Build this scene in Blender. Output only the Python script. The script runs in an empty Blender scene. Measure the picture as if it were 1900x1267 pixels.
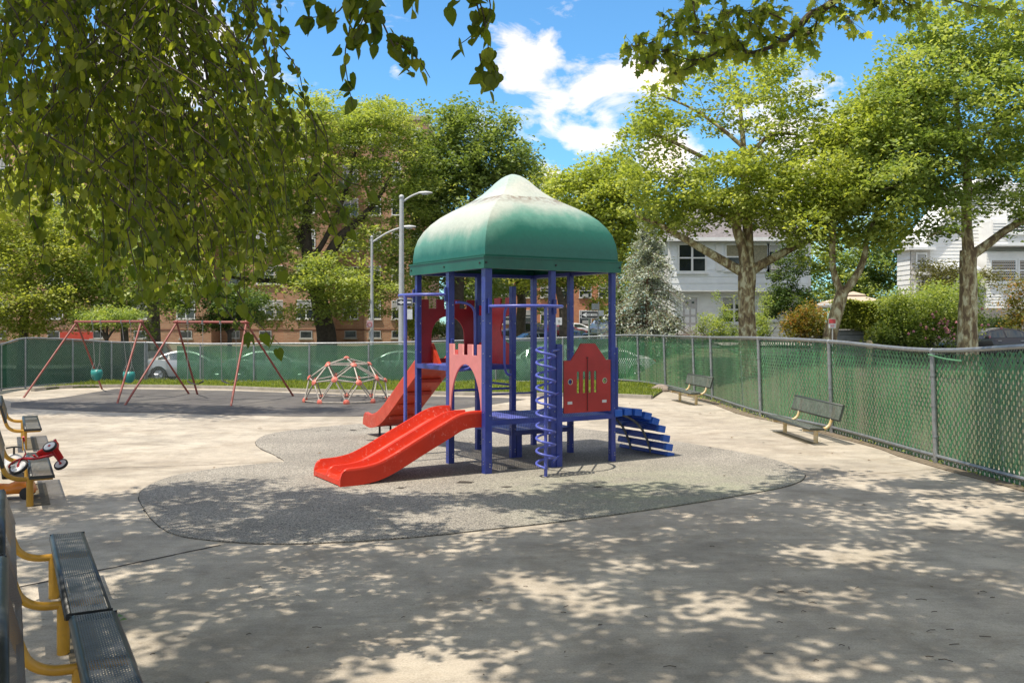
import bpy, bmesh, math, random
import numpy as np
from mathutils import Vector, Matrix
R = math.radians
rng = np.random.default_rng(7); random.seed(7)
scene = bpy.context.scene
C = scene.collection

# ------------------------------------------------------------------ camera, light, sky
CAMZ = 2.3; FPX = 1700.0; HOR = 600.0
cam_d = bpy.data.cameras.new("camera"); cam = bpy.data.objects.new("camera", cam_d); C.objects.link(cam)
cam.location = (0, 0, CAMZ); cam.rotation_euler = (R(90), 0, 0)
cam_d.sensor_width = 36; cam_d.lens = 36*FPX/1900; cam_d.shift_y = -(633.5-HOR)/1900
cam_d.clip_start = 0.05; cam_d.clip_end = 2000
scene.camera = cam
SUNV = Vector((-.34, -.20, 1)).normalized()
sun_d = bpy.data.lights.new("sun", 'SUN'); sun = bpy.data.objects.new("sun", sun_d); C.objects.link(sun)
sun_d.energy = 4.5; sun_d.angle = R(0.53); sun_d.color = (1, .92, .79)
sun.rotation_euler = SUNV.to_track_quat('Z', 'Y').to_euler()
world = bpy.data.worlds.new("World"); scene.world = world; world.use_nodes = True
scene.view_settings.view_transform = 'Standard'; scene.view_settings.look = 'None'
scene.view_settings.exposure = 0.41; scene.view_settings.gamma = 1; scene.view_settings.use_curve_mapping = False
scene.cycles.transparent_max_bounces = 24
scene.cycles.max_bounces = 6

class NT:
    """small helper round a node tree"""
    def __init__(s, nt): s.nt = nt; s.n = nt.nodes; s.l = nt.links
    def node(s, t, **kw):
        n = s.n.new(t)
        for k, v in kw.items():
            if k.startswith('i_'):
                key = k[2:]; key = int(key) if key.isdigit() else key.replace('_', ' ')
                if isinstance(v, bpy.types.NodeSocket): s.l.new(v, n.inputs[key])
                else: n.inputs[key].default_value = v
            else: setattr(n, k, v)
        return n
    def math(s, op, a, b=None, c=None, clamp=False):
        n = s.n.new('ShaderNodeMath'); n.operation = op; n.use_clamp = clamp
        for i, v in enumerate((a, b, c)):
            if v is None: continue
            if isinstance(v, bpy.types.NodeSocket): s.l.new(v, n.inputs[i])
            else: n.inputs[i].default_value = v
        return n.outputs[0]
    def ramp(s, fac, stops, interp='LINEAR'):
        n = s.n.new('ShaderNodeValToRGB'); cr = n.color_ramp; cr.interpolation = interp
        while len(cr.elements) < len(stops): cr.elements.new(.5)
        for e, (p, c) in zip(cr.elements, stops):
            e.position = p; e.color = (c, c, c, 1) if not hasattr(c, '__len__') else (*c[:3], 1)
        s.l.new(fac, n.inputs[0]); return n.outputs[0]
    def mix(s, fac, a, b, blend='MIX'):
        n = s.n.new('ShaderNodeMix'); n.data_type = 'RGBA'; n.blend_type = blend
        for k, v in ((0, fac), (6, a), (7, b)):
            if isinstance(v, bpy.types.NodeSocket): s.l.new(v, n.inputs[k])
            else: n.inputs[k].default_value = v if k == 0 else (*v[:3], 1)
        return n.outputs[2]
    def noise(s, vec, scale, detail=3, rough=.5, dist=0):
        n = s.n.new('ShaderNodeTexNoise'); n.inputs['Scale'].default_value = scale
        n.inputs['Detail'].default_value = detail; n.inputs['Roughness'].default_value = rough
        n.inputs['Distortion'].default_value = dist
        if vec is not None: s.l.new(vec, n.inputs['Vector'])
        return n.outputs['Fac']

def build_sky():
    t = NT(world.node_tree); t.n.clear()
    out = t.node('ShaderNodeOutputWorld'); bg = t.node('ShaderNodeBackground')
    bg.inputs['Strength'].default_value = 0.15
    sky = t.node('ShaderNodeTexSky', sky_type='NISHITA', sun_disc=False)
    sky.sun_elevation = math.asin(SUNV.z); sky.sun_rotation = math.atan2(SUNV.x, SUNV.y)
    sky.air_density = 1.0; sky.dust_density = .4; sky.ozone_density = 1.6
    tc = t.node('ShaderNodeTexCoord'); d = tc.outputs['Generated']
    mp = t.node('ShaderNodeMapping', i_Vector=d); mp.inputs['Scale'].default_value = (1, 1, 2.0)
    n1 = t.noise(mp.outputs[0], 13, 9, .60, .4)
    fac = None
    for (px, py, rad, amp) in [(965, 115, .050, .40), (1015, 100, .035, .36), (1130, 160, .075, .42), (1190, 130, .05, .42), (1020, 205, .05, .36), (1080, 240, .05, .40), (1100, 85, .03, .26), (930, 130, .03, .3), (1120, 215, .05, .36), (1220, 150, .045, .42), (735, 130, .022, .30), (1240, 285, .05, .45), (1020, 322, .04, .36), (300, 60, .14, .34), (1500, 300, .12, .35)]:
        v = Vector(((px-950)/FPX, 1, (HOR-py)/FPX)).normalized()
        dist = t.node('ShaderNodeVectorMath', operation='DISTANCE', i_0=d); dist.inputs[1].default_value = v
        m = t.math('MULTIPLY', t.math('SUBTRACT', 1.0, t.math('DIVIDE', dist.outputs['Value'], rad), clamp=True), amp)
        fac = m if fac is None else t.math('MAXIMUM', fac, m)
    sp = t.node('ShaderNodeSeparateXYZ', i_Vector=d)
    hi = t.ramp(sp.outputs[2], [(.42, 0), (.54, .145)])            # cloud cover added overhead, out of view, as neutral fill light
    bk = t.ramp(t.math('SUBTRACT', .75, sp.outputs[1]), [(.0, 0), (.35, .20)])     # same added unseen fill cloud, to the sides and behind
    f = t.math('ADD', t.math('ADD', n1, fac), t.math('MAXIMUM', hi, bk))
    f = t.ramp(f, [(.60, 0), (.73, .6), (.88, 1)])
    base = t.mix(1.0, sky.outputs[0], (.52, .90, 1.10), 'MULTIPLY')
    col = t.mix(t.math('MULTIPLY', f, .93), base, (8.4, 7.2, 6.0))  # cloud colour set warm so the added cover warms the shade
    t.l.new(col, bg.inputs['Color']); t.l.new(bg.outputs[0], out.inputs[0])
build_sky()

# ------------------------------------------------------------------ places
def G(px, py, z=0.0):
    Y = (CAMZ - z)*FPX/(py-HOR); return Vector(((px-950)*Y/FPX, Y, z))
def PX(px, Y): return (px-950)*Y/FPX
def PZ(py, Y): return CAMZ + (HOR-py)*Y/FPX
def P(px, py, Y): return Vector((PX(px, Y), Y, PZ(py, Y)))
def sm(a, b, x):
    t = np.clip((np.asarray(x, float)-a)/(b-a), 0, 1); return t*t*(3-2*t)
def gz(x, y):
    L = -.4*sm(30, 38, y) + 1.25*sm(50, 82, y)
    Rr = .65*sm(19, 32, y) + .75*sm(38, 58, y)
    t = sm(7.4, 12, x)
    t2 = np.maximum(t, sm(5.2, 8, x)*sm(36, 42, y))
    return L*(1-t2) + Rr*t2

# ------------------------------------------------------------------ materials
MATS = {}
def mat(name, col, rough=.6, metal=0, var=.12, vscale=6, bump=0, bscale=60, col2=None, spec=.5, dirt=0, coat=0):
    if name in MATS: return MATS[name]
    m = bpy.data.materials.new(name); m.use_nodes = True; t = NT(m.node_tree)
    b = t.n['Principled BSDF']; tc = t.node('ShaderNodeTexCoord').outputs['Object']
    c2 = col2 if col2 else tuple(c*(1-var*2) for c in col)
    n = t.noise(tc, vscale, 5, .6)
    f = t.ramp(n, [(.35, 0), (.68, 1)])
    c = t.mix(f, c2, col)
    if dirt:
        dn = t.ramp(t.noise(tc, vscale*3.3, 6, .7), [(.52, 0), (.72, 1)])
        c = t.mix(t.math('MULTIPLY', dn, dirt), c, (.16, .14, .11))
    t.l.new(c, b.inputs['Base Color'])
    b.inputs['Roughness'].default_value = rough; b.inputs['Metallic'].default_value = metal
    b.inputs['Specular IOR Level'].default_value = spec
    if coat: b.inputs['Coat Weight'].default_value = coat; b.inputs['Coat Roughness'].default_value = .06
    if bump:
        bn = t.node('ShaderNodeBump', i_Strength=bump, i_Height=t.noise(tc, bscale, 4, .6)); bn.inputs['Distance'].default_value = .01
        t.l.new(bn.outputs[0], b.inputs['Normal'])
    MATS[name] = m; return m

def leafmat(name, dark, mid, light, trans=.35, rough=.5, hue=0):
    if name in MATS: return MATS[name]
    m = bpy.data.materials.new(name); m.use_nodes = True; t = NT(m.node_tree)
    b = t.n['Principled BSDF']; out = t.n['Material Output']
    a = t.node('ShaderNodeAttribute', attribute_name='var')
    c = t.ramp(a.outputs['Fac'], [(0, dark), (.5, mid), (1, light)])
    t.l.new(c, b.inputs['Base Color']); b.inputs['Roughness'].default_value = rough
    b.inputs['Specular IOR Level'].default_value = .35
    tr = t.node('ShaderNodeBsdfTranslucent')
    tcol = t.mix(1.0, c, (1.9, 1.85, .75), 'MULTIPLY'); t.l.new(tcol, tr.inputs['Color'])
    mx = t.node('ShaderNodeMixShader'); mx.inputs[0].default_value = trans
    t.l.new(b.outputs[0], mx.inputs[1]); t.l.new(tr.outputs[0], mx.inputs[2]); t.l.new(mx.outputs[0], out.inputs[0])
    MATS[name] = m; return m

def concrete_mat():
    m = bpy.data.materials.new('concrete'); m.use_nodes = True; t = NT(m.node_tree); b = t.n['Principled BSDF']
    tc = t.node('ShaderNodeTexCoord').outputs['Object']
    big = t.ramp(t.noise(tc, .35, 5, .6), [(.35, (.42, .36, .285)), (.65, (.515, .455, .365))])
    med = t.ramp(t.noise(tc, 2.2, 6, .7), [(.3, .70), (.6, 1.07)])
    c = t.mix(1.0, big, med, 'MULTIPLY')
    fine = t.ramp(t.noise(tc, 60, 6, .85), [(.32, .55), (.62, 1.15)])
    c = t.mix(.8, c, t.mix(1.0, c, fine, 'MULTIPLY'))
    mp = t.node('ShaderNodeMapping', i_Vector=tc); mp.inputs['Scale'].default_value = (.6, 9, 1)   # broom and trowel streaks
    st = t.ramp(t.noise(mp.outputs[0], 4, 4, .6), [(.3, .93), (.7, 1.05)])
    c = t.mix(1.0, c, st, 'MULTIPLY')
    spots = t.ramp(t.noise(tc, 13, 3, .6), [(.27, (.40, .36, .30)), (.36, (1, 1, 1))])
    c = t.mix(.7, c, spots, 'MULTIPLY')
    stain = t.ramp(t.noise(tc, .9, 7, .72, .6), [(.50, (1, 1, 1)), (.70, (.70, .66, .60))])
    c = t.mix(.75, c, stain, 'MULTIPLY')
    vg = t.node('ShaderNodeTexVoronoi', i_Vector=tc); vg.inputs['Scale'].default_value = 1.9
    gum = t.ramp(vg.outputs['Distance'], [(.035, 1), (.045, 0)]); c = t.mix(t.math('MULTIPLY', gum, .55), c, (.12, .11, .10))
    mp3 = t.node('ShaderNodeMapping', i_Vector=tc); mp3.inputs['Scale'].default_value = (.22, .5, 1); mp3.inputs['Rotation'].default_value = (0, 0, .3)
    wet = t.ramp(t.noise(mp3.outputs[0], 1.3, 8, .68, .8), [(.47, 1.0), (.60, .80)]); c = t.mix(1, c, wet, 'MULTIPLY')
    t.l.new(c, b.inputs['Base Color']); b.inputs['Roughness'].default_value = .88
    bn = t.node('ShaderNodeBump', i_Strength=.35, i_Height=t.noise(tc, 120, 5, .7)); bn.inputs['Distance'].default_value = .006
    t.l.new(bn.outputs[0], b.inputs['Normal']); return m

def rubber_pad_mat():
    m = bpy.data.materials.new('poured_rubber'); m.use_nodes = True; t = NT(m.node_tree); b = t.n['Principled BSDF']
    tc = t.node('ShaderNodeTexCoord').outputs['Object']
    vo = t.node('ShaderNodeTexVoronoi', i_Vector=tc); vo.inputs['Scale'].default_value = 85
    sp = t.node('ShaderNodeSeparateColor', i_Color=vo.outputs['Color']).outputs[0]
    grain = t.ramp(sp, [(.0, (.10, .09, .08)), (.38, (.20, .18, .155)), (.55, (.30, .275, .23)), (1, (.44, .40, .335))])
    big = t.ramp(t.noise(tc, .8, 5, .6), [(.35, .82), (.65, 1.1)])
    c = t.mix(1.0, grain, big, 'MULTIPLY')
    # greenish worn area near the outer edge
    dv = t.node('ShaderNodeVectorMath', operation='DISTANCE', i_0=tc); dv.inputs[1].default_value = (2.2, 12.3, 0)
    gm = t.math('MULTIPLY', t.ramp(t.math('DIVIDE', dv.outputs['Value'], 3.2), [(.3, 1), (1, 0)]), t.ramp(t.noise(tc, 1.6, 5, .6), [(.35, .2), (.6, 1)]))
    c = t.mix(t.math('MULTIPLY', gm, .55), c, (.25, .27, .17))
    hole = t.ramp(t.noise(tc, 3.1, 2, .4), [(.205, 1), (.225, 0)])
    c = t.mix(hole, c, (.05, .045, .04))
    t.l.new(c, b.inputs['Base Color']); b.inputs['Roughness'].default_value = .9
    bn = t.node('ShaderNodeBump', i_Strength=.6, i_Height=vo.outputs['Distance']); bn.inputs['Distance'].default_value = .006
    t.l.new(bn.outputs[0], b.inputs['Normal']); return m

def tile_mat():
    m = bpy.data.materials.new('rubber_tile'); m.use_nodes = True; t = NT(m.node_tree); b = t.n['Principled BSDF']
    tc = t.node('ShaderNodeTexCoord').outputs['Object']
    mp = t.node('ShaderNodeMapping', i_Vector=tc); mp.inputs['Rotation'].default_value = (0, 0, R(24)); mp.inputs['Scale'].default_value = (1.64, 1.64, 1.64)
    br = t.node('ShaderNodeTexBrick', i_Vector=mp.outputs[0]); br.offset = 0
    br.inputs['Color1'].default_value = (.075, .068, .064, 1); br.inputs['Color2'].default_value = (.10, .092, .086, 1)
    br.inputs['Mortar'].default_value = (.022, .02, .02, 1); br.inputs['Scale'].default_value = 1
    br.inputs['Mortar Size'].default_value = .022; br.inputs['Brick Width'].default_value = 1; br.inputs['Row Height'].default_value = 1
    n = t.ramp(t.noise(tc, 1.5, 6, .7), [(.3, .75), (.7, 1.35)])
    c = t.mix(1.0, br.outputs[0], n, 'MULTIPLY')
    du = t.ramp(t.noise(tc, .5, 4, .6), [(.5, 0), (.75, .5)])
    c = t.mix(du, c, (.20, .18, .15))
    t.l.new(c, b.inputs['Base Color']); b.inputs['Roughness'].default_value = .85
    bn = t.node('ShaderNodeBump', i_Strength=.5, i_Height=t.noise(tc, 70, 4, .7)); bn.inputs['Distance'].default_value = .008
    t.l.new(bn.outputs[0], b.inputs['Normal']); return m

def brick_mat(name, c1, c2, mortar):
    m = bpy.data.materials.new(name); m.use_nodes = True; t = NT(m.node_tree); b = t.n['Principled BSDF']
    uv = t.node('ShaderNodeUVMap').outputs[0]
    br = t.node('ShaderNodeTexBrick', i_Vector=uv)
    br.inputs['Color1'].default_value = (*c1, 1); br.inputs['Color2'].default_value = (*c2, 1); br.inputs['Mortar'].default_value = (*mortar, 1)
    br.inputs['Scale'].default_value = 1; br.inputs['Mortar Size'].default_value = .014
    br.inputs['Brick Width'].default_value = .34; br.inputs['Row Height'].default_value = .135
    n = t.ramp(t.noise(uv, .5, 6, .7), [(.3, .8), (.7, 1.15)])
    c = t.mix(1.0, br.outputs[0], n, 'MULTIPLY')
    t.l.new(c, b.inputs['Base Color']); b.inputs['Roughness'].default_value = .9
    bn = t.node('ShaderNodeBump', i_Strength=.5, i_Height=br.outputs['Fac']); bn.invert = True; bn.inputs['Distance'].default_value = .01
    t.l.new(bn.outputs[0], b.inputs['Normal']); return m

def scuffed(m, col=(.80, .42, .36), amt=.5, scale=(3, 3, 3)):
    t = NT(m.node_tree); b = t.n['Principled BSDF']; tc = t.node('ShaderNodeTexCoord').outputs['Object']
    src = b.inputs['Base Color'].links[0].from_socket
    mp = t.node('ShaderNodeMapping', i_Vector=tc); mp.inputs['Rotation'].default_value = (.2, .5, R(31)); mp.inputs['Scale'].default_value = (1.5, 16, 6)
    s1 = t.ramp(t.noise(mp.outputs[0], scale[0], 6, .7), [(.56, 0), (.70, 1)]); s2 = t.ramp(t.noise(tc, 1.8, 4, .6), [(.42, 0), (.6, 1)])
    c = t.mix(t.math('MULTIPLY', t.math('MULTIPLY', s1, s2), amt), src, col)
    sp = t.ramp(t.noise(tc, 34, 3, .6), [(.68, 0), (.74, .3)]); c = t.mix(sp, c, (.10, .06, .05))
    t.l.new(c, b.inputs['Base Color'])
    rn = t.ramp(t.noise(tc, 5, 5, .6), [(.3, .26), (.7, .55)]); t.l.new(rn, b.inputs['Roughness'])
    return m

def chain_mask(t, uv, pitch, wire):
    s = t.node('ShaderNodeSeparateXYZ', i_Vector=uv); u, v = s.outputs[0], s.outputs[1]
    k = 1/pitch
    def w(x):
        fr = t.math('FRACT', t.math('MULTIPLY', x, k))
        return t.math('LESS_THAN', t.math('ABSOLUTE', t.math('SUBTRACT', fr, .5)), wire*k*.5)
    return t.math('MAXIMUM', w(t.math('ADD', u, t.math('MULTIPLY', v, .82))), w(t.math('SUBTRACT', t.math('ADD', u, 400.0), t.math('MULTIPLY', v, .82)))), u, v

def chain_mat(name, pitch=.062, wire=.007, col=(.42, .43, .42)):
    m = bpy.data.materials.new(name); m.use_nodes = True; t = NT(m.node_tree); b = t.n['Principled BSDF']; out = t.n['Material Output']
    uv = t.node('ShaderNodeUVMap').outputs[0]
    k, u, v = chain_mask(t, uv, pitch, wire)
    b.inputs['Base Color'].default_value = (*col, 1); b.inputs['Roughness'].default_value = .45; b.inputs['Metallic'].default_value = .55
    tr = t.node('ShaderNodeBsdfTransparent'); mx = t.node('ShaderNodeMixShader', i_0=k)
    t.l.new(tr.outputs[0], mx.inputs[1]); t.l.new(b.outputs[0], mx.inputs[2]); t.l.new(mx.outputs[0], out.inputs[0]); return m

def screen_mat(name, col, col2, alpha):
    """woven green windscreen cloth one can see through a little"""
    m = bpy.data.materials.new(name); m.use_nodes = True; t = NT(m.node_tree); b = t.n['Principled BSDF']; out = t.n['Material Output']
    uv = t.node('ShaderNodeUVMap').outputs[0]
    mp = t.node('ShaderNodeMapping', i_Vector=uv); mp.inputs['Scale'].default_value = (1.4, .6, 1)
    c = t.mix(t.ramp(t.noise(mp.outputs[0], 1.2, 5, .6), [(.35, 0), (.68, 1)]), col, col2)
    t.l.new(c, b.inputs['Base Color']); b.inputs['Roughness'].default_value = .6
    mpw = t.node('ShaderNodeMapping', i_Vector=uv); mpw.inputs['Scale'].default_value = (2.2, .7, 1); mpw.inputs['Rotation'].default_value = (0, 0, .25)
    bnw = t.node('ShaderNodeBump', i_Strength=.8, i_Height=t.noise(mpw.outputs[0], 1.6, 4, .55, .6)); bnw.inputs['Distance'].default_value = .12; t.l.new(bnw.outputs[0], b.inputs['Normal'])
    tl = t.node('ShaderNodeBsdfTranslucent'); t.l.new(c, tl.inputs['Color'])
    m1 = t.node('ShaderNodeMixShader'); m1.inputs[0].default_value = .35
    t.l.new(b.outputs[0], m1.inputs[1]); t.l.new(tl.outputs[0], m1.inputs[2])
    tr = t.node('ShaderNodeBsdfTransparent'); tr.inputs['Color'].default_value = (.55, .85, .66, 1)
    mx = t.node('ShaderNodeMixShader'); mx.inputs[0].default_value = alpha
    t.l.new(tr.outputs[0], mx.inputs[1]); t.l.new(m1.outputs[0], mx.inputs[2]); t.l.new(mx.outputs[0], out.inputs[0]); return m

def slat_mat():
    """green plastic privacy slats, dusty and faded in patches"""
    m = bpy.data.materials.new('privacy_slat'); m.use_nodes = True; t = NT(m.node_tree); b = t.n['Principled BSDF']
    tc = t.node('ShaderNodeTexCoord').outputs['Object']; s = t.node('ShaderNodeSeparateXYZ', i_Vector=tc)
    big = t.noise(tc, .7, 5, .6, .4)
    c = t.mix(t.ramp(big, [(.38, 0), (.66, 1)]), (.026, .16, .058), (.075, .26, .10))
    va = t.node('ShaderNodeAttribute', attribute_name='var').outputs['Fac']
    c = t.mix(1.0, c, t.ramp(va, [(0, .7), (1, 1.25)]), 'MULTIPLY')
    mp2 = t.node('ShaderNodeMapping', i_Vector=tc); mp2.inputs['Scale'].default_value = (1, 1.1, .5)
    worn = t.ramp(t.noise(mp2.outputs[0], 1.5, 6, .7), [(.46, 0), (.62, 1)])
    near = t.ramp(t.math('DIVIDE', s.outputs[1], 30.0), [(.45, 1), (.8, .45)])
    lowz = t.ramp(t.math('DIVIDE', s.outputs[2], 2.0), [(.0, .6), (.35, 1), (.7, .5), (.8, 0)])
    k = t.math('MULTIPLY', t.math('MULTIPLY', worn, lowz), near)
    c = t.mix(t.math('MULTIPLY', k, .5), c, (.42, .39, .29))
    t.l.new(c, b.inputs['Base Color']); b.inputs['Roughness'].default_value = .32
    return m

def perforated_mat(name, col, du=.02, dv=.034, hu=.56, hv=.72, rough=.45):
    """coated expanded metal: staggered slots cut through a sheet; UV in metres"""
    m = bpy.data.materials.new(name); m.use_nodes = True; t = NT(m.node_tree); b = t.n['Principled BSDF']; out = t.n['Material Output']
    uv = t.node('ShaderNodeUVMap').outputs[0]; tc = t.node('ShaderNodeTexCoord').outputs['Object']
    s = t.node('ShaderNodeSeparateXYZ', i_Vector=uv); u, v = s.outputs[0], s.outputs[1]
    cu = t.math('MULTIPLY', t.math('ADD', u, 50.0), 1/du); col_i = t.math('FLOOR', cu)
    st = t.math('MULTIPLY', t.math('MODULO', col_i, 2.0), .5)
    cv = t.math('ADD', t.math('MULTIPLY', t.math('ADD', v, 50.0), 1/dv), st)
    a = t.math('DIVIDE', t.math('ABSOLUTE', t.math('SUBTRACT', t.math('FRACT', cu), .5)), hu/2)
    bb = t.math('DIVIDE', t.math('ABSOLUTE', t.math('SUBTRACT', t.math('FRACT', cv), .5)), hv/2)
    r = t.math('ADD', t.math('POWER', a, 2.0), t.math('POWER', bb, 2.6))
    hole = t.math('LESS_THAN', r, 1.0)
    n = t.ramp(t.noise(tc, 7, 6, .7), [(.4, 0), (.7, 1)])
    c = t.mix(n, col, tuple(min(1, x*1.7+.02) for x in col))
    t.l.new(c, b.inputs['Base Color']); b.inputs['Roughness'].default_value = rough
    bn = t.node('ShaderNodeBump', i_Strength=.6, i_Height=t.math('MINIMUM', r, 1.6)); bn.inputs['Distance'].default_value = .004
    t.l.new(bn.outputs[0], b.inputs['Normal'])
    tr = t.node('ShaderNodeBsdfTransparent'); mx = t.node('ShaderNodeMixShader', i_0=hole)
    t.l.new(b.outputs[0], mx.inputs[1]); t.l.new(tr.outputs[0], mx.inputs[2]); t.l.new(mx.outputs[0], out.inputs[0]); return m

def canopy_mat():
    """green plastic dome, bleached towards its crown, with a brown grime ring"""
    m = bpy.data.materials.new('canopy_plastic'); m.use_nodes = True; t = NT(m.node_tree); b = t.n['Principled BSDF']
    tc = t.node('ShaderNodeTexCoord').outputs['Object']; s = t.node('ShaderNodeSeparateXYZ', i_Vector=tc); x, y, z = s.outputs
    mpn = t.node('ShaderNodeMapping', i_Vector=tc); mpn.inputs['Scale'].default_value = (1.5, 1.5, .7)
    n = t.noise(mpn.outputs[0], 1.6, 5, .6)
    # the side facing west has bleached further down
    side = t.math('MULTIPLY', t.math('SUBTRACT', t.math('MULTIPLY', t.math('SUBTRACT', x, .1), -.55), t.math('MULTIPLY', t.math('SUBTRACT', y, 15.6), .0)), 1.0)
    side = t.math('MINIMUM', t.math('MAXIMUM', side, -.03), .34)
    h = t.math('ADD', t.math('ADD', z, t.math('MULTIPLY', t.math('SUBTRACT', n, .5), .42)), side)
    f = t.ramp(t.math('DIVIDE', t.math('SUBTRACT', h, 3.3), 1.6), [(.0, (.002, .10, .070)), (.29, (.004, .12, .083)), (.44, (.11, .28, .21)), (.57, (.42, .46, .39)), (.80, (.56, .57, .50)), (.95, (.40, .50, .44))])
    wv = t.noise(tc, 3, 3, .5)
    zz = t.math('ADD', z, t.math('MULTIPLY', t.math('SUBTRACT', wv, .5), .10))
    ring = t.ramp(t.math('DIVIDE', t.math('SUBTRACT', zz, 4.22), .35), [(0, 0), (.12, .35), (.30, .55), (.40, 1), (.46, 1), (.52, 0)])
    mps = t.node('ShaderNodeMapping', i_Vector=tc); mps.inputs['Scale'].default_value = (5, 5, .6)
    streak = t.ramp(t.noise(mps.outputs[0], 2.2, 3, .5), [(.40, .15), (.60, 1)])
    c = t.mix(t.math('MULTIPLY', t.math('MULTIPLY', ring, streak), .85), f, (.17, .10, .05))
    dn = t.ramp(t.noise(tc, 22, 6, .75), [(.4, .9), (.7, 1.08)]); c = t.mix(1, c, dn, 'MULTIPLY')
    t.l.new(c, b.inputs['Base Color']); b.inputs['Roughness'].default_value = .42
    bn = t.node('ShaderNodeBump', i_Strength=.12, i_Height=t.noise(tc, 3, 4, .5)); bn.inputs['Distance'].default_value = .05
    t.l.new(bn.outputs[0], b.inputs['Normal']); return m

# ------------------------------------------------------------------ object helpers
def set_smooth(me, ang=40):
    me.polygons.foreach_set('use_smooth', [True]*len(me.polygons))
    try: me.set_sharp_from_angle(angle=R(ang))
    except Exception: pass

def uv_box(me):
    uvl = me.uv_layers.new(name='UVMap'); data = np.zeros(len(me.loops)*2, np.float32)
    co = np.zeros(len(me.vertices)*3, np.float32); me.vertices.foreach_get('co', co); co = co.reshape(-1, 3)
    for p in me.polygons:
        n = p.normal
        if abs(n.z) > .8:
            for li in p.loop_indices:
                v = co[me.loops[li].vertex_index]; data[li*2] = v[0]; data[li*2+1] = v[1]
        else:
            tx, ty = -n.y, n.x; l = math.hypot(tx, ty) or 1; tx /= l; ty /= l
            for li in p.loop_indices:
                v = co[me.loops[li].vertex_index]; data[li*2] = v[0]*tx+v[1]*ty; data[li*2+1] = v[2]
    uvl.data.foreach_set('uv', data)

def tag(o, label=None, cat=None, group=None, kind=None):
    if label: o['label'] = label
    if cat: o['category'] = cat
    if group: o['group'] = group
    if kind: o['kind'] = kind
    return o

def thing(name, label, cat, loc=(0, 0, 0), group=None):
    o = bpy.data.objects.new(name, None); C.objects.link(o); o.location = loc; o.empty_display_size = .2
    return tag(o, label, cat, group)

def link(name, me, m, parent=None, smooth=True, uv=False, bevel=0, ang=40):
    if uv: uv_box(me)
    if smooth: set_smooth(me, ang)
    if m is not None and not me.materials: me.materials.append(m)
    o = bpy.data.objects.new(name, me); C.objects.link(o)
    if parent is not None:
        o.parent = parent
        if parent.type == 'EMPTY': o.matrix_parent_inverse = Matrix.Translation(-parent.location)
    if bevel:
        md = o.modifiers.new('bevel', 'BEVEL'); md.width = bevel; md.segments = 2; md.limit_method = 'ANGLE'; md.angle_limit = R(40)
    return o

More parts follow.
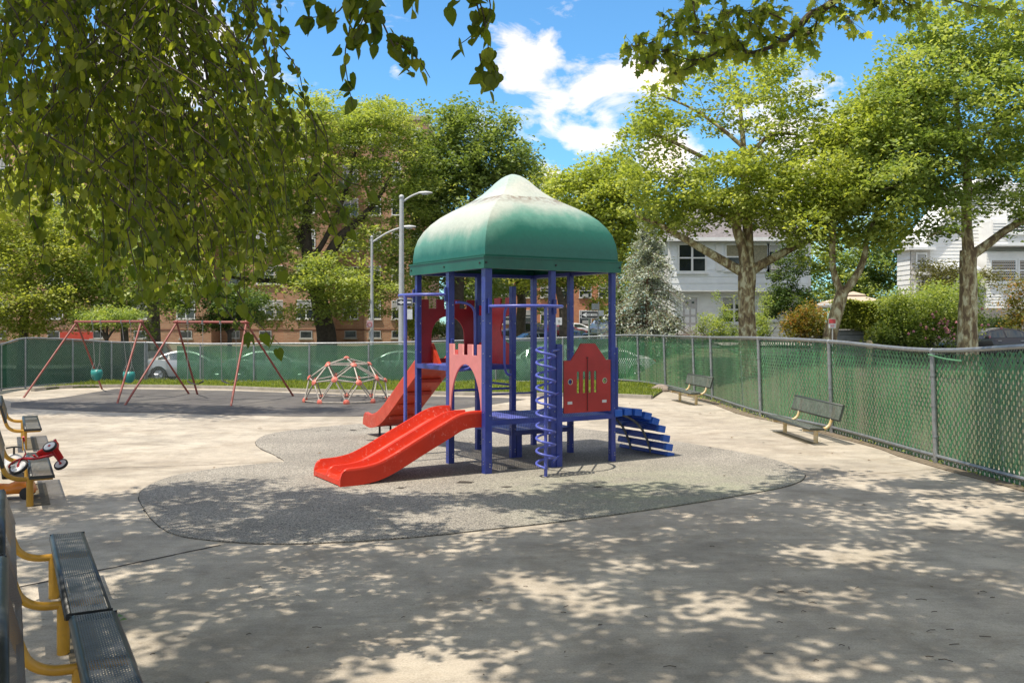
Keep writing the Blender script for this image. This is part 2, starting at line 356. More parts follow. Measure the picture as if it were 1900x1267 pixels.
class MB:
    def __init__(s): s.v = []; s.f = []; s.mk = []
    def add(s, vs, fs):
        s.mk.append((len(s.v), len(s.f))); o = len(s.v); s.v.extend([tuple(v) for v in vs]); s.f.extend([tuple(i+o for i in f) for f in fs]); return s
    def box(s, c, d, M=None):
        hx, hy, hz = d[0]/2, d[1]/2, d[2]/2; c = Vector(c)
        vs = [Vector((x, y, z)) for z in (-hz, hz) for x, y in ((-hx, -hy), (hx, -hy), (hx, hy), (-hx, hy))]
        if M is not None: vs = [M @ v for v in vs]
        return s.add([v+c for v in vs], [(3, 2, 1, 0), (4, 5, 6, 7), (0, 1, 5, 4), (1, 2, 6, 5), (2, 3, 7, 6), (3, 0, 4, 7)])
    def obox(s, o, ex, ey, ez, a, b):
        """box between local corners a and b of a frame (o, ex, ey, ez)"""
        vs = []
        for z in (a[2], b[2]):
            for x, y in ((a[0], a[1]), (b[0], a[1]), (b[0], b[1]), (a[0], b[1])): vs.append(o+ex*x+ey*y+ez*z)
        return s.add(vs, [(3, 2, 1, 0), (4, 5, 6, 7), (0, 1, 5, 4), (1, 2, 6, 5), (2, 3, 7, 6), (3, 0, 4, 7)])
    def tube(s, pts, r, n=8, closed=False):
        pts = [Vector(p) for p in pts]; k = len(pts); rr = r if hasattr(r, '__len__') else [r]*k
        s.mk.append((len(s.v), len(s.f))); base = len(s.v); up = None
        for i, p in enumerate(pts):
            if closed: t = pts[(i+1) % k]-pts[i-1]
            else: t = pts[min(i+1, k-1)]-pts[max(i-1, 0)]
            t.normalize()
            if up is None:
                up = Vector((0, 0, 1)) if abs(t.z) < .9 else Vector((1, 0, 0))
            a = up - t*up.dot(t)
            if a.length < 1e-4: a = Vector((1, 0, 0)) - t*t.x
            a.normalize(); up = a; b = t.cross(a)
            for j in range(n):
                th = 2*math.pi*j/n; s.v.append(tuple(p+(a*math.cos(th)+b*math.sin(th))*rr[i]))
        for i in range(k if closed else k-1):
            i2 = (i+1) % k
            for j in range(n):
                j2 = (j+1) % n; s.f.append((base+i*n+j, base+i*n+j2, base+i2*n+j2, base+i2*n+j))
        if not closed:
            s.f.append(tuple(base+j for j in reversed(range(n)))); s.f.append(tuple(base+(k-1)*n+j for j in range(n)))
        return s
    def disc(s, c, ax, r, h, n=20, r2=None):
        ax = Vector(ax).normalized(); c = Vector(c)
        return s.tube([c-ax*h/2, c+ax*h/2], [r, r if r2 is None else r2], n)
    def lathe(s, c, ax, prof, n=24):
        """prof: list of (radius, height along axis)"""
        ax = Vector(ax).normalized(); a = ax.orthogonal().normalized(); b = ax.cross(a); c = Vector(c); s.mk.append((len(s.v), len(s.f))); base = len(s.v)
        for r, h in prof:
            for j in range(n):
                th = 2*math.pi*j/n; s.v.append(tuple(c+ax*h+(a*math.cos(th)+b*math.sin(th))*r))
        for i in range(len(prof)-1):
            for j in range(n):
                j2 = (j+1) % n; s.f.append((base+i*n+j, base+i*n+j2, base+(i+1)*n+j2, base+(i+1)*n+j))
        return s
    def ball(s, c, r, n=12, m=8, sc=(1, 1, 1)):
        c = Vector(c); base = len(s.v)
        for i in range(m+1):
            ph = math.pi*i/m
            for j in range(n):
                th = 2*math.pi*j/n
                s.v.append((c.x+r*sc[0]*math.sin(ph)*math.cos(th), c.y+r*sc[1]*math.sin(ph)*math.sin(th), c.z+r*sc[2]*math.cos(ph)))
        for i in range(m):
            for j in range(n):
                j2 = (j+1) % n; s.f.append((base+i*n+j, base+(i+1)*n+j, base+(i+1)*n+j2, base+i*n+j2))
        return s
    def each(s, name, m, parent=None, **kw):
        out = []
        for q, (v0, f0) in enumerate(s.mk):
            v1, f1 = s.mk[q+1] if q+1 < len(s.mk) else (len(s.v), len(s.f))
            k = MB(); k.v = s.v[v0:v1]; k.f = [tuple(i-v0 for i in f) for f in s.f[f0:f1]]; out.append(k.build(name, m, parent, **kw))
        return out
    def split(s): s.cut = len(s.f); return s      # faces added from here on take the second material
    def mesh(s, name):
        me = bpy.data.meshes.new(name); me.from_pydata(s.v, [], s.f); me.update(); return me
    def build(s, name, m, parent=None, **kw): return link(name, s.mesh(name), m, parent, **kw)

def sheet(name, poly, z, m, parent=None, thick=0):
    """a flat ground sheet from an outline"""
    bm = bmesh.new(); vs = [bm.verts.new((p[0], p[1], z)) for p in poly]; f = bm.faces.new(vs)
    if f.normal.z < 0: f.normal_flip()
    if thick:
        r = bmesh.ops.extrude_face_region(bm, geom=[f]); bmesh.ops.translate(bm, vec=(0, 0, thick), verts=[v for v in r['geom'] if isinstance(v, bmesh.types.BMVert)])
        bmesh.ops.recalc_face_normals(bm, faces=bm.faces)
    bmesh.ops.triangulate(bm, faces=[f for f in bm.faces if len(f.verts) > 4])
    me = bpy.data.meshes.new(name); bm.to_mesh(me); bm.free(); return link(name, me, m, parent, smooth=False)

def smooth_closed(pts, k=6):
    out = []; n = len(pts)
    for i in range(n):
        p0, p1, p2, p3 = [Vector((*pts[(i+j) % n][:2], 0)) for j in (-1, 0, 1, 2)]
        for s in range(k):
            t = s/k
            out.append(.5*((2*p1)+(p2-p0)*t+(2*p0-5*p1+4*p2-p3)*t*t+(3*p1-p0-3*p2+p3)*t**3))
    return out
def smooth_open(pts, k=6):
    pts = [Vector(p) for p in pts]; out = []; n = len(pts)
    for i in range(n-1):
        p0 = pts[max(i-1, 0)]; p1 = pts[i]; p2 = pts[i+1]; p3 = pts[min(i+2, n-1)]
        for s in range(k):
            t = s/k; out.append(.5*((2*p1)+(p2-p0)*t+(2*p0-5*p1+4*p2-p3)*t*t+(3*p1-p0-3*p2+p3)*t**3))
    out.append(pts[-1]); return out

def panel(name, loops, o, ex, m, parent, thick=.02, ez=Vector((0, 0, 1)), bevel=.003):
    """board cut from 2-D outlines (first one outer, the rest holes) standing in the plane (ex, ez)"""
    cu = bpy.data.curves.new(name, 'CURVE'); cu.dimensions = '2D'; cu.fill_mode = 'BOTH'; cu.extrude = thick/2; cu.bevel_depth = bevel; cu.bevel_resolution = 0
    for lp in loops:
        sp = cu.splines.new('POLY'); sp.points.add(len(lp)-1); sp.use_cyclic_u = True
        for p, q in zip(sp.points, lp): p.co = (q[0], q[1], 0, 1)
    tmp = bpy.data.objects.new('tmp', cu); me = bpy.data.meshes.new_from_object(tmp); bpy.data.objects.remove(tmp); bpy.data.curves.remove(cu)
    ex = Vector(ex).normalized(); n = ex.cross(ez)
    M = Matrix((( ex.x, ez.x, n.x, o[0]), (ex.y, ez.y, n.y, o[1]), (ex.z, ez.z, n.z, o[2]), (0, 0, 0, 1)))
    me.transform(M); me.name = name; me.materials.clear()
    return link(name, me, m, parent, smooth=False)

def text_mesh(name, s, size, o, ex, m, parent, thick=.002):
    cu = bpy.data.curves.new(name, 'FONT'); cu.body = s; cu.size = size; cu.align_x = 'CENTER'; cu.align_y = 'CENTER'; cu.extrude = thick
    cu.space_character = 1.05; cu.offset = size*.012
    tmp = bpy.data.objects.new('tmp', cu); me = bpy.data.meshes.new_from_object(tmp); bpy.data.objects.remove(tmp); bpy.data.curves.remove(cu)
    ez = Vector((0, 0, 1)); ex = Vector(ex).normalized(); n = ex.cross(ez)
    M = Matrix(((ex.x, ez.x, n.x, o[0]), (ex.y, ez.y, n.y, o[1]), (ex.z, ez.z, n.z, o[2]), (0, 0, 0, 1)))
    me.transform(M); me.materials.clear(); return link(name, me, m, parent, smooth=False)

def arc2(cx, cy, rx, ry, a0, a1, n=16):
    return [(cx+rx*math.cos(R(a0+(a1-a0)*i/n)), cy+ry*math.sin(R(a0+(a1-a0)*i/n))) for i in range(n+1)]

def copy_tree(o, parent=None):
    c = o.copy(); C.objects.link(c)
    if parent is not None: c.parent = parent
    for ch in [x for x in o.children]: copy_tree(ch, c)
    return c

# shared materials
M_conc = concrete_mat(); M_pad = rubber_pad_mat(); M_tile = tile_mat()
M_galv = mat('galvanised_steel', (.36, .37, .38), .42, .6, .15, 9, .15, 80)
M_post = mat('tower_blue_paint', (.030, .050, .28), .42, 0, .14, 4, .08, 50, spec=.5, dirt=.12)
M_ringb = mat('tower_light_blue_paint', (.10, .125, .48), .35, 0, .1, 5, .05, 60)
M_dark = mat('black_rubber', (.018, .018, .018), .6)
M_slide = mat('red_slide_plastic', (.62, .032, .008), .34, 0, .10, 1.5, .05, 30, spec=.35)
M_slide2 = mat('faded_red_slide_plastic', (.58, .055, .022), .45, 0, .15, 2, .08, 30)
scuffed(M_slide); scuffed(M_slide2, amt=.7); scuffed(M_post, (.16, .19, .36), .35)
M_red = mat('red_panel_board', (.34, .010, .018), .5, 0, .1, 4, .05, 80)
M_pink = mat('faded_sunlit_pink_board', (.62, .22, .21), .5, 0, .08, 4, .05, 80)  # same board as the red panel; fading plus sunlight and gloss in its colour
M_gate = mat('red_gate_board', (.40, .026, .024), .5, 0, .12, 3, .05, 80)
M_deck = perforated_mat('blue_perforated_deck', (.085, .10, .36), .03, .03, .55, .55)
M_ramp = mat('bright_blue_plastic', (.006, .055, .36), .35, 0, .15, 4, .08, 30)
M_rampcap = mat('blue_plastic_cap', (.02, .11, .50), .35)
M_yel = mat('yellow_bench_paint', (.52, .27, .022), .38, 0, .12, 6, .08, 40, dirt=.12)
M_yeloc = mat('worn_yellow_paint', (.55, .34, .07), .5, 0, .15, 14, .1, 40, col2=(.62, .52, .36))
M_swing = mat('rust_red_pipe', (.25, .035, .025), .5, 0, .2, 7, .12, 60, col2=(.22, .08, .06))
M_tan = mat('weathered_tan_pipe', (.44, .39, .33), .5, .1, .2, 8)
M_joint = mat('faded_coral_plastic', (.56, .085, .05), .5, 0, .2, 9, col2=(.58, .20, .15))
M_teal = mat('teal_swing_plastic', (.03, .26, .23), .4)
M_grime = mat('grey_grimy_metal', (.22, .22, .21), .6, .2, .2, 12)
# ------------------------------------------------------------------ ground
def terrain():
    xs = np.concatenate([np.linspace(-420, -62, 14), np.linspace(-58, 58, 117), np.linspace(62, 420, 14)])
    ys = np.concatenate([np.linspace(-60, -2, 12), np.linspace(0, 110, 111), np.linspace(118, 900, 16)])
    V = np.array([(x, y, float(gz(x, y))-.03) for y in ys for x in xs]); nx = len(xs)
    F = [(j*nx+i, j*nx+i+1, (j+1)*nx+i+1, (j+1)*nx+i) for j in range(len(ys)-1) for i in range(nx-1)]
    me = bpy.data.meshes.new('ground'); me.from_pydata(V.tolist(), [], F); me.update()
    m = mat('verge_soil_and_grass', (.085, .10, .035), .95, 0, .2, .8, .5, 30, col2=(.10, .085, .055))
    tag(link('ground', me, m), kind='structure')
terrain()
def drape(name, x0, x1, y0, y1, dz, m, step=1.0, thick=0):
    xs = np.arange(x0, x1+.01, step); ys = np.arange(y0, y1+.01, step); nx = len(xs)
    V = [(x, y, float(gz(x, y))-.03+dz) for y in ys for x in xs]
    F = [(j*nx+i, j*nx+i+1, (j+1)*nx+i+1, (j+1)*nx+i) for j in range(len(ys)-1) for i in range(nx-1)]
    me = bpy.data.meshes.new(name); me.from_pydata(V, [], F); me.update(); return tag(link(name, me, m), kind='structure')
M_asph = mat('asphalt', (.055, .054, .052), .9, 0, .15, 1.2, .4, 60)
drape('road', -60, 5, 40, 51, .05, M_asph)
drape('side_street', 5, 16, 48, 108, .06, M_asph)
drape('side_road', 11, 52, 38, 47, .07, M_asph)
M_walk = mat('pavement_concrete', (.36, .33, .29), .9, 0, .12, 1.5, .3, 60)
drape('pavement', -60, 5, 52, 55, .15, M_walk)
drape('front_pavement', 11, 52, 48, 50, .16, M_walk)

yard = [(9.5, -8), (9.2, 9), (8.3, 13), (7.5, 15.2), (7.15, 19.2), (6.6, 22.5), (6.3, 27.2), (5.75, 32), (4.9, 35.0), (-2, 35.4), (-15.5, 35.4), (-18.5, 32), (-24, 27), (-30, 20), (-30, -8)]
tag(sheet('playground_paving', yard, 0, M_conc), kind='structure')

# grass strip with kerb
kerb_px = [(60, 726), (120, 720.5), (215, 719), (300, 719.5), (430, 722), (560, 727), (700, 730), (850, 733), (1000, 735), (1140, 737), (1210, 740)]
kerb = [G(*p) for p in kerb_px]
fence_in = [G(1236, 722.5), G(1187, 714), G(1146, 711), G(1044, 710), G(800, 711), (G(574, 711.5)), G(471, 709.5), G(372, 708.5), G(272, 708), G(207, 710), G(135, 714)]
M_soil = mat('turf_soil', (.06, .075, .022), .95, 0, .2, 3, .5, 50)
gpoly = [tuple(p) for p in kerb] + [tuple(p) for p in fence_in]
tag(sheet('grass_verge', gpoly, .004, M_soil, thick=.05), kind='structure')
k = MB(); M_kerb = mat('kerb_concrete', (.40, .36, .30), .9, 0, .15, 4, .3, 60)
ks = smooth_open([tuple(p) for p in kerb], 5)
for a, b in zip(ks[:-1], ks[1:]):
    d = (b-a).normalized(); n = Vector((-d.y, d.x, 0)); k.obox(a, d, n, Vector((0, 0, 1)), (0, -.08, .0), ((b-a).length, .06, .11))
tag(k.build('kerb', M_kerb, smooth=False), kind='structure')

def in_poly(x, y, poly):
    c = np.zeros(len(x), bool); n = len(poly)
    for i in range(n):
        x1, y1 = poly[i][0], poly[i][1]; x2, y2 = poly[(i+1) % n][0], poly[(i+1) % n][1]
        with np.errstate(divide='ignore', invalid='ignore'):
            c ^= ((y1 > y) != (y2 > y)) & (x < (x2-x1)*(y-y1)/(y2-y1+1e-12)+x1)
    return c

def np_faces(name, V, k, m, var=None, parent=None, smooth=False):
    """V: (N*k,3) points, every k of them one face"""
    N = len(V)//k; me = bpy.data.meshes.new(name)
    me.vertices.add(N*k); me.vertices.foreach_set('co', V.astype(np.float32).ravel())
    me.loops.add(N*k); me.loops.foreach_set('vertex_index', np.arange(N*k, dtype=np.int32))
    me.polygons.add(N); me.polygons.foreach_set('loop_start', np.arange(0, N*k, k, dtype=np.int32))
    me.update(calc_edges=True)
    if var is not None:
        a = me.attributes.new('var', 'FLOAT', 'POINT'); a.data.foreach_set('value', np.repeat(var, k).astype(np.float32))
    me.materials.append(m); o = bpy.data.objects.new(name, me); C.objects.link(o)
    if parent is not None:
        o.parent = parent
        if parent.type == 'EMPTY': o.matrix_parent_inverse = Matrix.Translation(-parent.location)
    return o

M_grass = leafmat('grass_blades', (.09, .13, .015), (.21, .27, .035), (.38, .40, .08), .35)
def grass(poly, n, h, name='grass'):
    P_ = np.array([(p[0], p[1]) for p in poly]); lo = P_.min(0); hi = P_.max(0)
    x = rng.uniform(lo[0], hi[0], n*4); y = rng.uniform(lo[1], hi[1], n*4); ok = in_poly(x, y, poly); x = x[ok][:n]; y = y[ok][:n]; n = len(x)
    a = rng.uniform(0, 6.283, n); hh = h*rng.uniform(.4, 1.3, n)*(.75+.5*np.sin(x*1.7)*np.sin(y*2.3)); w = rng.uniform(.008, .02, n)
    b = np.stack([x, y, np.full(n, .05)], 1); d = np.stack([np.cos(a), np.sin(a), 0*a], 1)
    tip = b + np.stack([rng.normal(0, .35, n)*hh, rng.normal(0, .35, n)*hh, hh], 1)
    V = np.stack([b-d*w[:, None], b+d*w[:, None], tip], 1).reshape(-1, 3)
    o = np_faces(name, V, 3, M_grass, rng.random(n)); return tag(o, kind='stuff')
g = grass(gpoly, 42000, .11); tag(g, 'short sunlit grass along the inside of the back fence', 'grass')

# rubber surfaces
tile_px = [(20, 748), (120, 737), (215, 721.5), (300, 722.5), (430, 725), (560, 730), (700, 733), (830, 736), (930, 738), (975, 741), (930, 748), (870, 756), (800, 767), (745, 772.5), (560, 773), (420, 770), (300, 766), (180, 764), (90, 760), (20, 756)]
tag(sheet('black_rubber_tiles', [tuple(G(*p)) for p in tile_px], .004, M_tile, thick=.004), kind='structure')
pad_px = [(480, 830), (476, 818), (500, 806), (560, 797), (640, 789), (745, 783), (860, 781), (960, 785), (1060, 794), (1160, 806), (1250, 819), (1340, 834), (1430, 852), (1482, 872), (1492, 888), (1455, 904), (1360, 922), (1220, 944), (1060, 966), (900, 984), (760, 998), (640, 1006), (520, 1010), (400, 1004), (325, 992), (288, 970), (268, 945), (258, 922), (275, 902), (330, 882), (420, 868), (500, 860), (527, 857), (510, 845)]
padp = smooth_closed([tuple(G(*p)) for p in pad_px], 5)
o = sheet('poured_rubber_pad', padp, .004, M_pad, thick=.012); tag(o, kind='structure')
# joints and cracks of the paving
M_crack = mat('dirt_filled_joint', (.055, .045, .035), .95, 0, .2, 20)
j = MB()
def strip(pts, w):
    for a, b in zip(pts[:-1], pts[1:]):
        a, b = Vector(a), Vector(b); d = (b-a).normalized(); n = Vector((-d.y, d.x, 0))*w*random.uniform(.6, 1.2)/2; z = Vector((0, 0, .003))
        j.add([a-n+z, b-n+z, b+n+z, a+n+z], [(0, 1, 2, 3)])
def jag(a, b, n, amp):
    a, b = Vector(a), Vector(b); return [a.lerp(b, i/n)+Vector((random.uniform(-amp, amp), random.uniform(-amp, amp), 0)) for i in range(n+1)]
strip(jag(G(-200, 1138), G(410, 1011), 40, .006), .035)
strip(jag(G(-60, 878), G(527, 857), 50, .008), .016)
strip(jag(G(1230, 794), G(1450, 798), 20, .01), .014)
strip(jag(G(-80, 815), G(475, 822), 30, .006), .010)
strip(jag(G(1492, 890), G(1760, 868), 20, .008), .012)
strip(jag(G(860, 757), G(1250, 762), 20, .01), .014)
for i in range(0, len(padp), 1):
    a, b = padp[i], padp[(i+1) % len(padp)]; strip([a, b], random.choice([.01, .02, .035]))
tag(j.build('paving_joints', M_crack, smooth=False), kind='structure')
k = MB()
def pit(px, py, r):
    c = G(px, py); n = 9; ph = random.random()*6
    k.add([(c.x+r*random.uniform(.5, 1.3)*math.cos(i*6.283/n+ph)*1.5, c.y+r*random.uniform(.5, 1.3)*math.sin(i*6.283/n+ph), .0195) for i in range(n)], [tuple(range(n))])
for px, py, r in [(860, 897, .10), (745, 907, .05), (655, 799, .06), (690, 818, .08), (655, 800, .05), (676, 796, .05), (950, 870, .05), (610, 799, .03), (590, 801, .03), (940, 905, .05), (720, 795, .05), (1110, 905, .05)]: pit(px, py, r)
crk = [G(420, 896), G(470, 891), G(500, 888), G(560, 886)]
tag(k.build('worn_pits', M_crack, smooth=False), kind='structure')

# ------------------------------------------------------------------ play tower
TH = R(31.5); E1 = Vector((math.cos(TH), math.sin(TH), 0)); E2 = Vector((-math.sin(TH), math.cos(TH), 0)); EZ = Vector((0, 0, 1))
L = 1.2; O = Vector((-.385, 13.97, 0))
def T(i, j, z=0): return O+E1*(L*i)+E2*(L*j)+EZ*z
tw = thing('play_tower', 'playground climbing tower with green onion dome roof, blue posts and two red slides', 'play tower', tuple(T(1, 1)))
M_can = canopy_mat()
posts = {(0, 0): 3.2, (1, 0): 3.2, (2, 0): 3.2, (0, 1): 3.2, (1, 1): 2.93, (2, 1): 3.2, (0, 2): 3.2, (1, 2): 3.2, (2, 2): 3.2}
PW = .125
M_screw = mat('steel_screw', (.45, .45, .47), .3, .8)
for (i, jj), h in posts.items():
    w = {(0, 0): .060, (0, 1): .052}.get((i, jj), .044)
    s = MB().obox(T(i, jj), E1, E2, EZ, (-w, -w, -.05), (w, w, h)).split()
    for z in (.12, .16, .5, .9, 1.35, 1.8, 2.3, 2.6):
        if z < h:
            s.disc(T(i, jj, z)-E2*(w+.003)+E1*.02, E2, .009, .008, 8)
            s.disc(T(i, jj, z+.04)+E1*(w+.003), E1, .009, .008, 8); s.disc(T(i, jj, z+.04)-E1*(w+.003), E1, .009, .008, 8)
    p = s.build('post', M_post, tw, smooth=False, bevel=.002); p.data.materials.append(M_screw)
    for f in p.data.polygons[s.cut:]: f.material_index = 1
# double post with the plate beside G
MB().obox(T(1, 0), E1, E2, EZ, (.048, -.065, -.05), (.165, .045, 1.97)).build('post_plate', M_post, tw, smooth=False, bevel=.02)
MB().obox(T(1, 1), E1, E2, EZ, (PW/2+.002, -.03, -.05), (PW/2+.11, .06, .46)).build('deck_leg', M_post, tw, smooth=False, bevel=.006)

# roof: square in plan, onion shaped in section
prof = [(1.0, 3.31), (.995, 3.36), (.992, 3.46), (.978, 3.60), (.945, 3.75), (.89, 3.885), (.815, 4.01), (.72, 4.125), (.61, 4.225), (.49, 4.32), (.385, 4.41), (.295, 4.51), (.225, 4.61), (.168, 4.70), (.118, 4.765), (.07, 4.81), (.03, 4.832), (.001, 4.838)]
W = L+.075; cc = T(1, 1); NS = 14
def ringpts(f, z, bulge):
    pts = []
    cs = [(-1, -1), (1, -1), (1, 1), (-1, 1)]
    for s_ in range(4):
        a = cs[s_]; b = cs[(s_+1) % 4]; nx, ny = (a[0]+b[0])/2, (a[1]+b[1])/2
        for q in range(NS):
            t = q/NS; x = a[0]+(b[0]-a[0])*t; y = a[1]+(b[1]-a[1])*t; bl = bulge*math.sin(math.pi*t)
            pts.append(cc+E1*(x+nx*bl)*f*W+E2*(y+ny*bl)*f*W+EZ*z)
    return pts
rb = MB(); allp = []
for f, z in prof: allp += ringpts(f, z, 0 if f > .99 else .10*min(1, (1-f)*1.6))
n4 = 4*NS; fs = []
for a in range(len(prof)-1):
    for q in range(n4):
        q2 = (q+1) % n4; fs.append((a*n4+q, a*n4+q2, (a+1)*n4+q2, (a+1)*n4+q))
rb.add(allp, fs)
roof = rb.build('dome_roof', M_can, tw, ang=24)
sd = roof.modifiers.new('skin', 'SOLIDIFY'); sd.thickness = .006; sd.offset = -1
hb = MB()     # hem band
for lo, hi, f in ((3.135, 3.31, 1.028), (3.302, 3.322, 1.04)):
    a = ringpts(f, lo, 0); b = ringpts(f, hi, 0); c_ = ringpts(.985, hi, 0); d_ = ringpts(.985 if lo < 3.2 else 1.0, lo, 0)
    vs = a+b+c_+d_; ff = []
    for q in range(n4):
        q2 = (q+1) % n4
        for u_, v_ in ((0, 1), (1, 2), (2, 3), (3, 0)): ff.append((u_*n4+q, u_*n4+q2, v_*n4+q2, v_*n4+q))
    hb.add(vs, ff)
M_hem = mat('green_hem_plastic', (.004, .12, .078), .42, 0, .15, 2, .05, 30, dirt=.06)
hb.split(); sb = hb
for fx, fy in ((-1, -.9), (-1, 0), (-1, .95), (-.97, -1), (0, -1), (.97, -1)):
    p = cc+E1*fx*W*1.03+E2*fy*W*1.03+EZ*3.22; sb.disc(p, E1 if abs(fx) == 1 else E2, .016, .02, 10)
hem = hb.build('roof_hem', M_hem, tw, ang=30); hem.data.materials.append(M_dark)
for f in hem.data.polygons[hb.cut:]: f.material_index = 1
fr = MB()    # timber-like under-frame
for jj in (0, 2): fr.obox(T(0, jj, 0), E1, E2, EZ, (-.1, -.03, 3.14), (2*L+.1, .03, 3.2))
for i in (0, 2): fr.obox(T(i, 0, 0), E1, E2, EZ, (-.03, .04, 3.14), (.03, 2*L-.04, 3.2))
fr.build('roof_frame', M_post, tw, smooth=False)

# decks
def deck(i, j, z):
    f = .0
    d = MB(); a = T(i, j, z)+E1*.0; q = L
    d.add([a, a+E1*q, a+E1*q+E2*q, a+E2*q], [(0, 1, 2, 3)])
    o = d.build('deck', M_deck, tw, smooth=False, uv=True)
    b = MB(); t = .075; h = .02
    b.obox(T(i, j, z), E1, E2, EZ, (.0, -.055, -t), (L, -.015, .004)); b.obox(T(i, j, z), E1, E2, EZ, (.0, L+.015, -t), (L, L+.055, .004))
    b.obox(T(i, j, z), E1, E2, EZ, (-.055, .0, -t), (-.015, L, .004)); b.obox(T(i, j, z), E1, E2, EZ, (L+.015, .0, -t), (L+.055, L, .004))
    for k_ in (1/3, 2/3): b.obox(T(i, j, z), E1, E2, EZ, (L*k_-.015, .0, -t), (L*k_+.015, L, -.004))
    b.build('deck_frame', M_post, o, smooth=False, bevel=.004)
deck(0, 0, .82); deck(1, 0, .80); deck(1, 1, .47); deck(0, 1, 1.60)

# castle panels
def castle(name, o, ex, w, z0, zt, zb, open_w, open_top, m, base=0.0, merl=4, square=False):
    out = [(0, z0), (w, z0), (w, zt)]
    step = w/(2*merl-1); x = w
    for q in range(merl):
        out += [(x, zt), (x-step, zt)]
        if q < merl-1: out += [(x-step, zb), (x-2*step, zb)]
        x -= 2*step
    out = [p for n_, p in enumerate(out) if n_ == 0 or p != out[n_-1]]
    if base == 0:    # arch cut through to the bottom edge
        cx = w/2; arch = arc2(cx, z0, open_w/2, open_top-z0, 0, 180, 20)
        lp = [(0, z0)] + list(reversed(arch)) + [(w, z0)] + out[2:]
        return panel(name, [lp], o, ex, m, tw)
    cx = w/2; r = open_w/2; hole = [(cx-r, base), (cx+r, base)] + arc2(cx, open_top-r*1.05, r, r*1.05, 0, 180, 18)
    return panel(name, [out, hole], o, ex, m, tw)
hw = PW/2
castle('arch_panel', T(0, 0)+E2*hw-E1*.035, E2, L-PW, .86, 1.97, 1.80, 1.00, 1.66, M_pink, merl=4)
castle('arch_panel', T(0, 2)+E1*hw+E2*.035, E1, L-PW, 1.61, 2.72, 2.56, .66, 2.43, M_red, base=1.68, merl=4)
# hourglass panel between the back posts
w = L-PW
lp = [(0, 1.60), (w, 1.60), (w, 1.95)] + arc2(w, 2.2, .33, .25, 270, 90, 10) + [(w, 2.62), (w*.84, 2.62), (w*.84, 2.74), (w*.66, 2.74), (w*.66, 2.62), (w*.5, 2.62), (w*.5, 2.74), (w*.3, 2.74), (w*.3, 2.62), (w*.15, 2.62), (w*.15, 2.74), (0, 2.74)] + arc2(0, 2.2, .33, .25, 90, -90, 10)
M_red2 = mat('bright_red_panel_board', (.55, .022, .03), .45)
panel('cutout_panel', [lp], T(1, 1)+E2*hw, E2, M_red2, tw)

# red gate panel on the G-B side
w = L-PW-.14; o_ = T(1, 0)+E1*(hw+.14)-E2*.03
gate_out = [(0, .86), (w, .86), (w, 1.70), (w*.90, 1.70), (w*.66, 1.97), (w*.36, 1.97), (w*.15, 1.70), (0, 1.70)]
sl = []
for fx in (.30, .43, .55, .67):
    cx = w*fx; hwid = .03; sl.append([(cx-hwid, 1.17), (cx+hwid, 1.17)] + arc2(cx, 1.50, hwid, hwid, 0, 180, 8))
circ = [arc2(w*.13, 1.36, .04, .045, 0, 337.5, 15), arc2(w*.87, 1.36, .04, .045, 0, 337.5, 15)]
gp = panel('gate_panel', [gate_out]+sl+circ, o_, E1, M_gate, tw)
hg = MB(); hg.obox(o_+E1*w*.49-E2*.022, E1, E2, EZ, (-.004, -.004, .88), (.004, .003, 1.72)); hg.disc(o_+E1*w*.49-E2*.018+EZ*1.74, E2, .016, .012, 12)
hg.build('hinge_line', mat('dark_red_groove', (.10, .012, .012), .6), gp, smooth=False)
lb = MB()
for fx in (.12, .86): lb.obox(o_+E1*w*fx-E2*.014, E1, E2, EZ, (-.045, -.004, 1.00), (.045, .002, 1.045))
lb.each('sticker', mat('white_sticker', (.62, .60, .60), .4), gp, smooth=False)
tr_ = MB()
for fx in (.13, .87):
    c0 = o_+E1*w*fx+EZ*1.36; tr_.lathe(c0, E2, [(.038, -.016), (.048, -.016), (.048, -.012), (.038, -.012)], 16)
tr_.each('porthole_rim', mat('cream_plastic', (.5, .47, .36), .5), gp)

# guard rings with their poles
def ring(pa, pb, outv, b, z, name='guard_ring'):
    mid = (pa+pb)/2; ax = (pb-pa)/2; pts = []
    for q in range(25):
        a = math.pi*q/24; pts.append(mid-ax*math.cos(a)+outv*b*math.sin(a)+EZ*z)
    rg = MB().tube(pts, .024, 12).build(name, M_ringb, tw)
    br = MB()
    for p in (pa, pb):
        br.obox(p+EZ*z, E1, E2, EZ, (-.02, -.02, -.11), (.02, .02, .12))
    br.each('ring_bracket', M_post, rg, smooth=False, bevel=.004)
    return pts
rp = ring(T(0, 0)-E2*.085, T(1, 0)-E2*.085, -E2, .62, 2.56)
rp2 = ring(T(0, 1)-E1*.085, T(0, 2)-E1*.085, -E1, .48, 2.77)
top = rp[12]+(rp[13]-rp[12])*.3; pole = Vector((top.x-.01, top.y, 0))
MB().tube([pole+EZ*-.05, pole+EZ*2.56], .026, 12).build('climbing_pole', M_ringb, tw)
t2 = rp2[11]; MB().tube([Vector((t2.x, t2.y, -.05)), Vector((t2.x, t2.y, 2.77))], .03, 12).build('sliding_pole', M_ringb, tw)
hx = []; turns = 9.4; zt, zb = 1.93, .16
for q in range(int(turns*22)+1):
    a = 2*math.pi*q/22 + 2.2; f = q/(turns*22); hx.append(pole+Vector((.14*math.cos(a), .14*math.sin(a), zt+(zb-zt)*f)))
hx = [pole+EZ*(zt)]+hx+[pole+EZ*zb]
MB().tube(hx, .019, 10).build('spiral_climber', M_ringb, tw)
st = MB()
for z in (.2, 1.2, 1.88): st.tube([pole+Vector((.1, .12, z)), T(1, 0, z)+E1*.1-E2*.06], .016, 8)
st.each('spiral_bracket', M_post, tw)
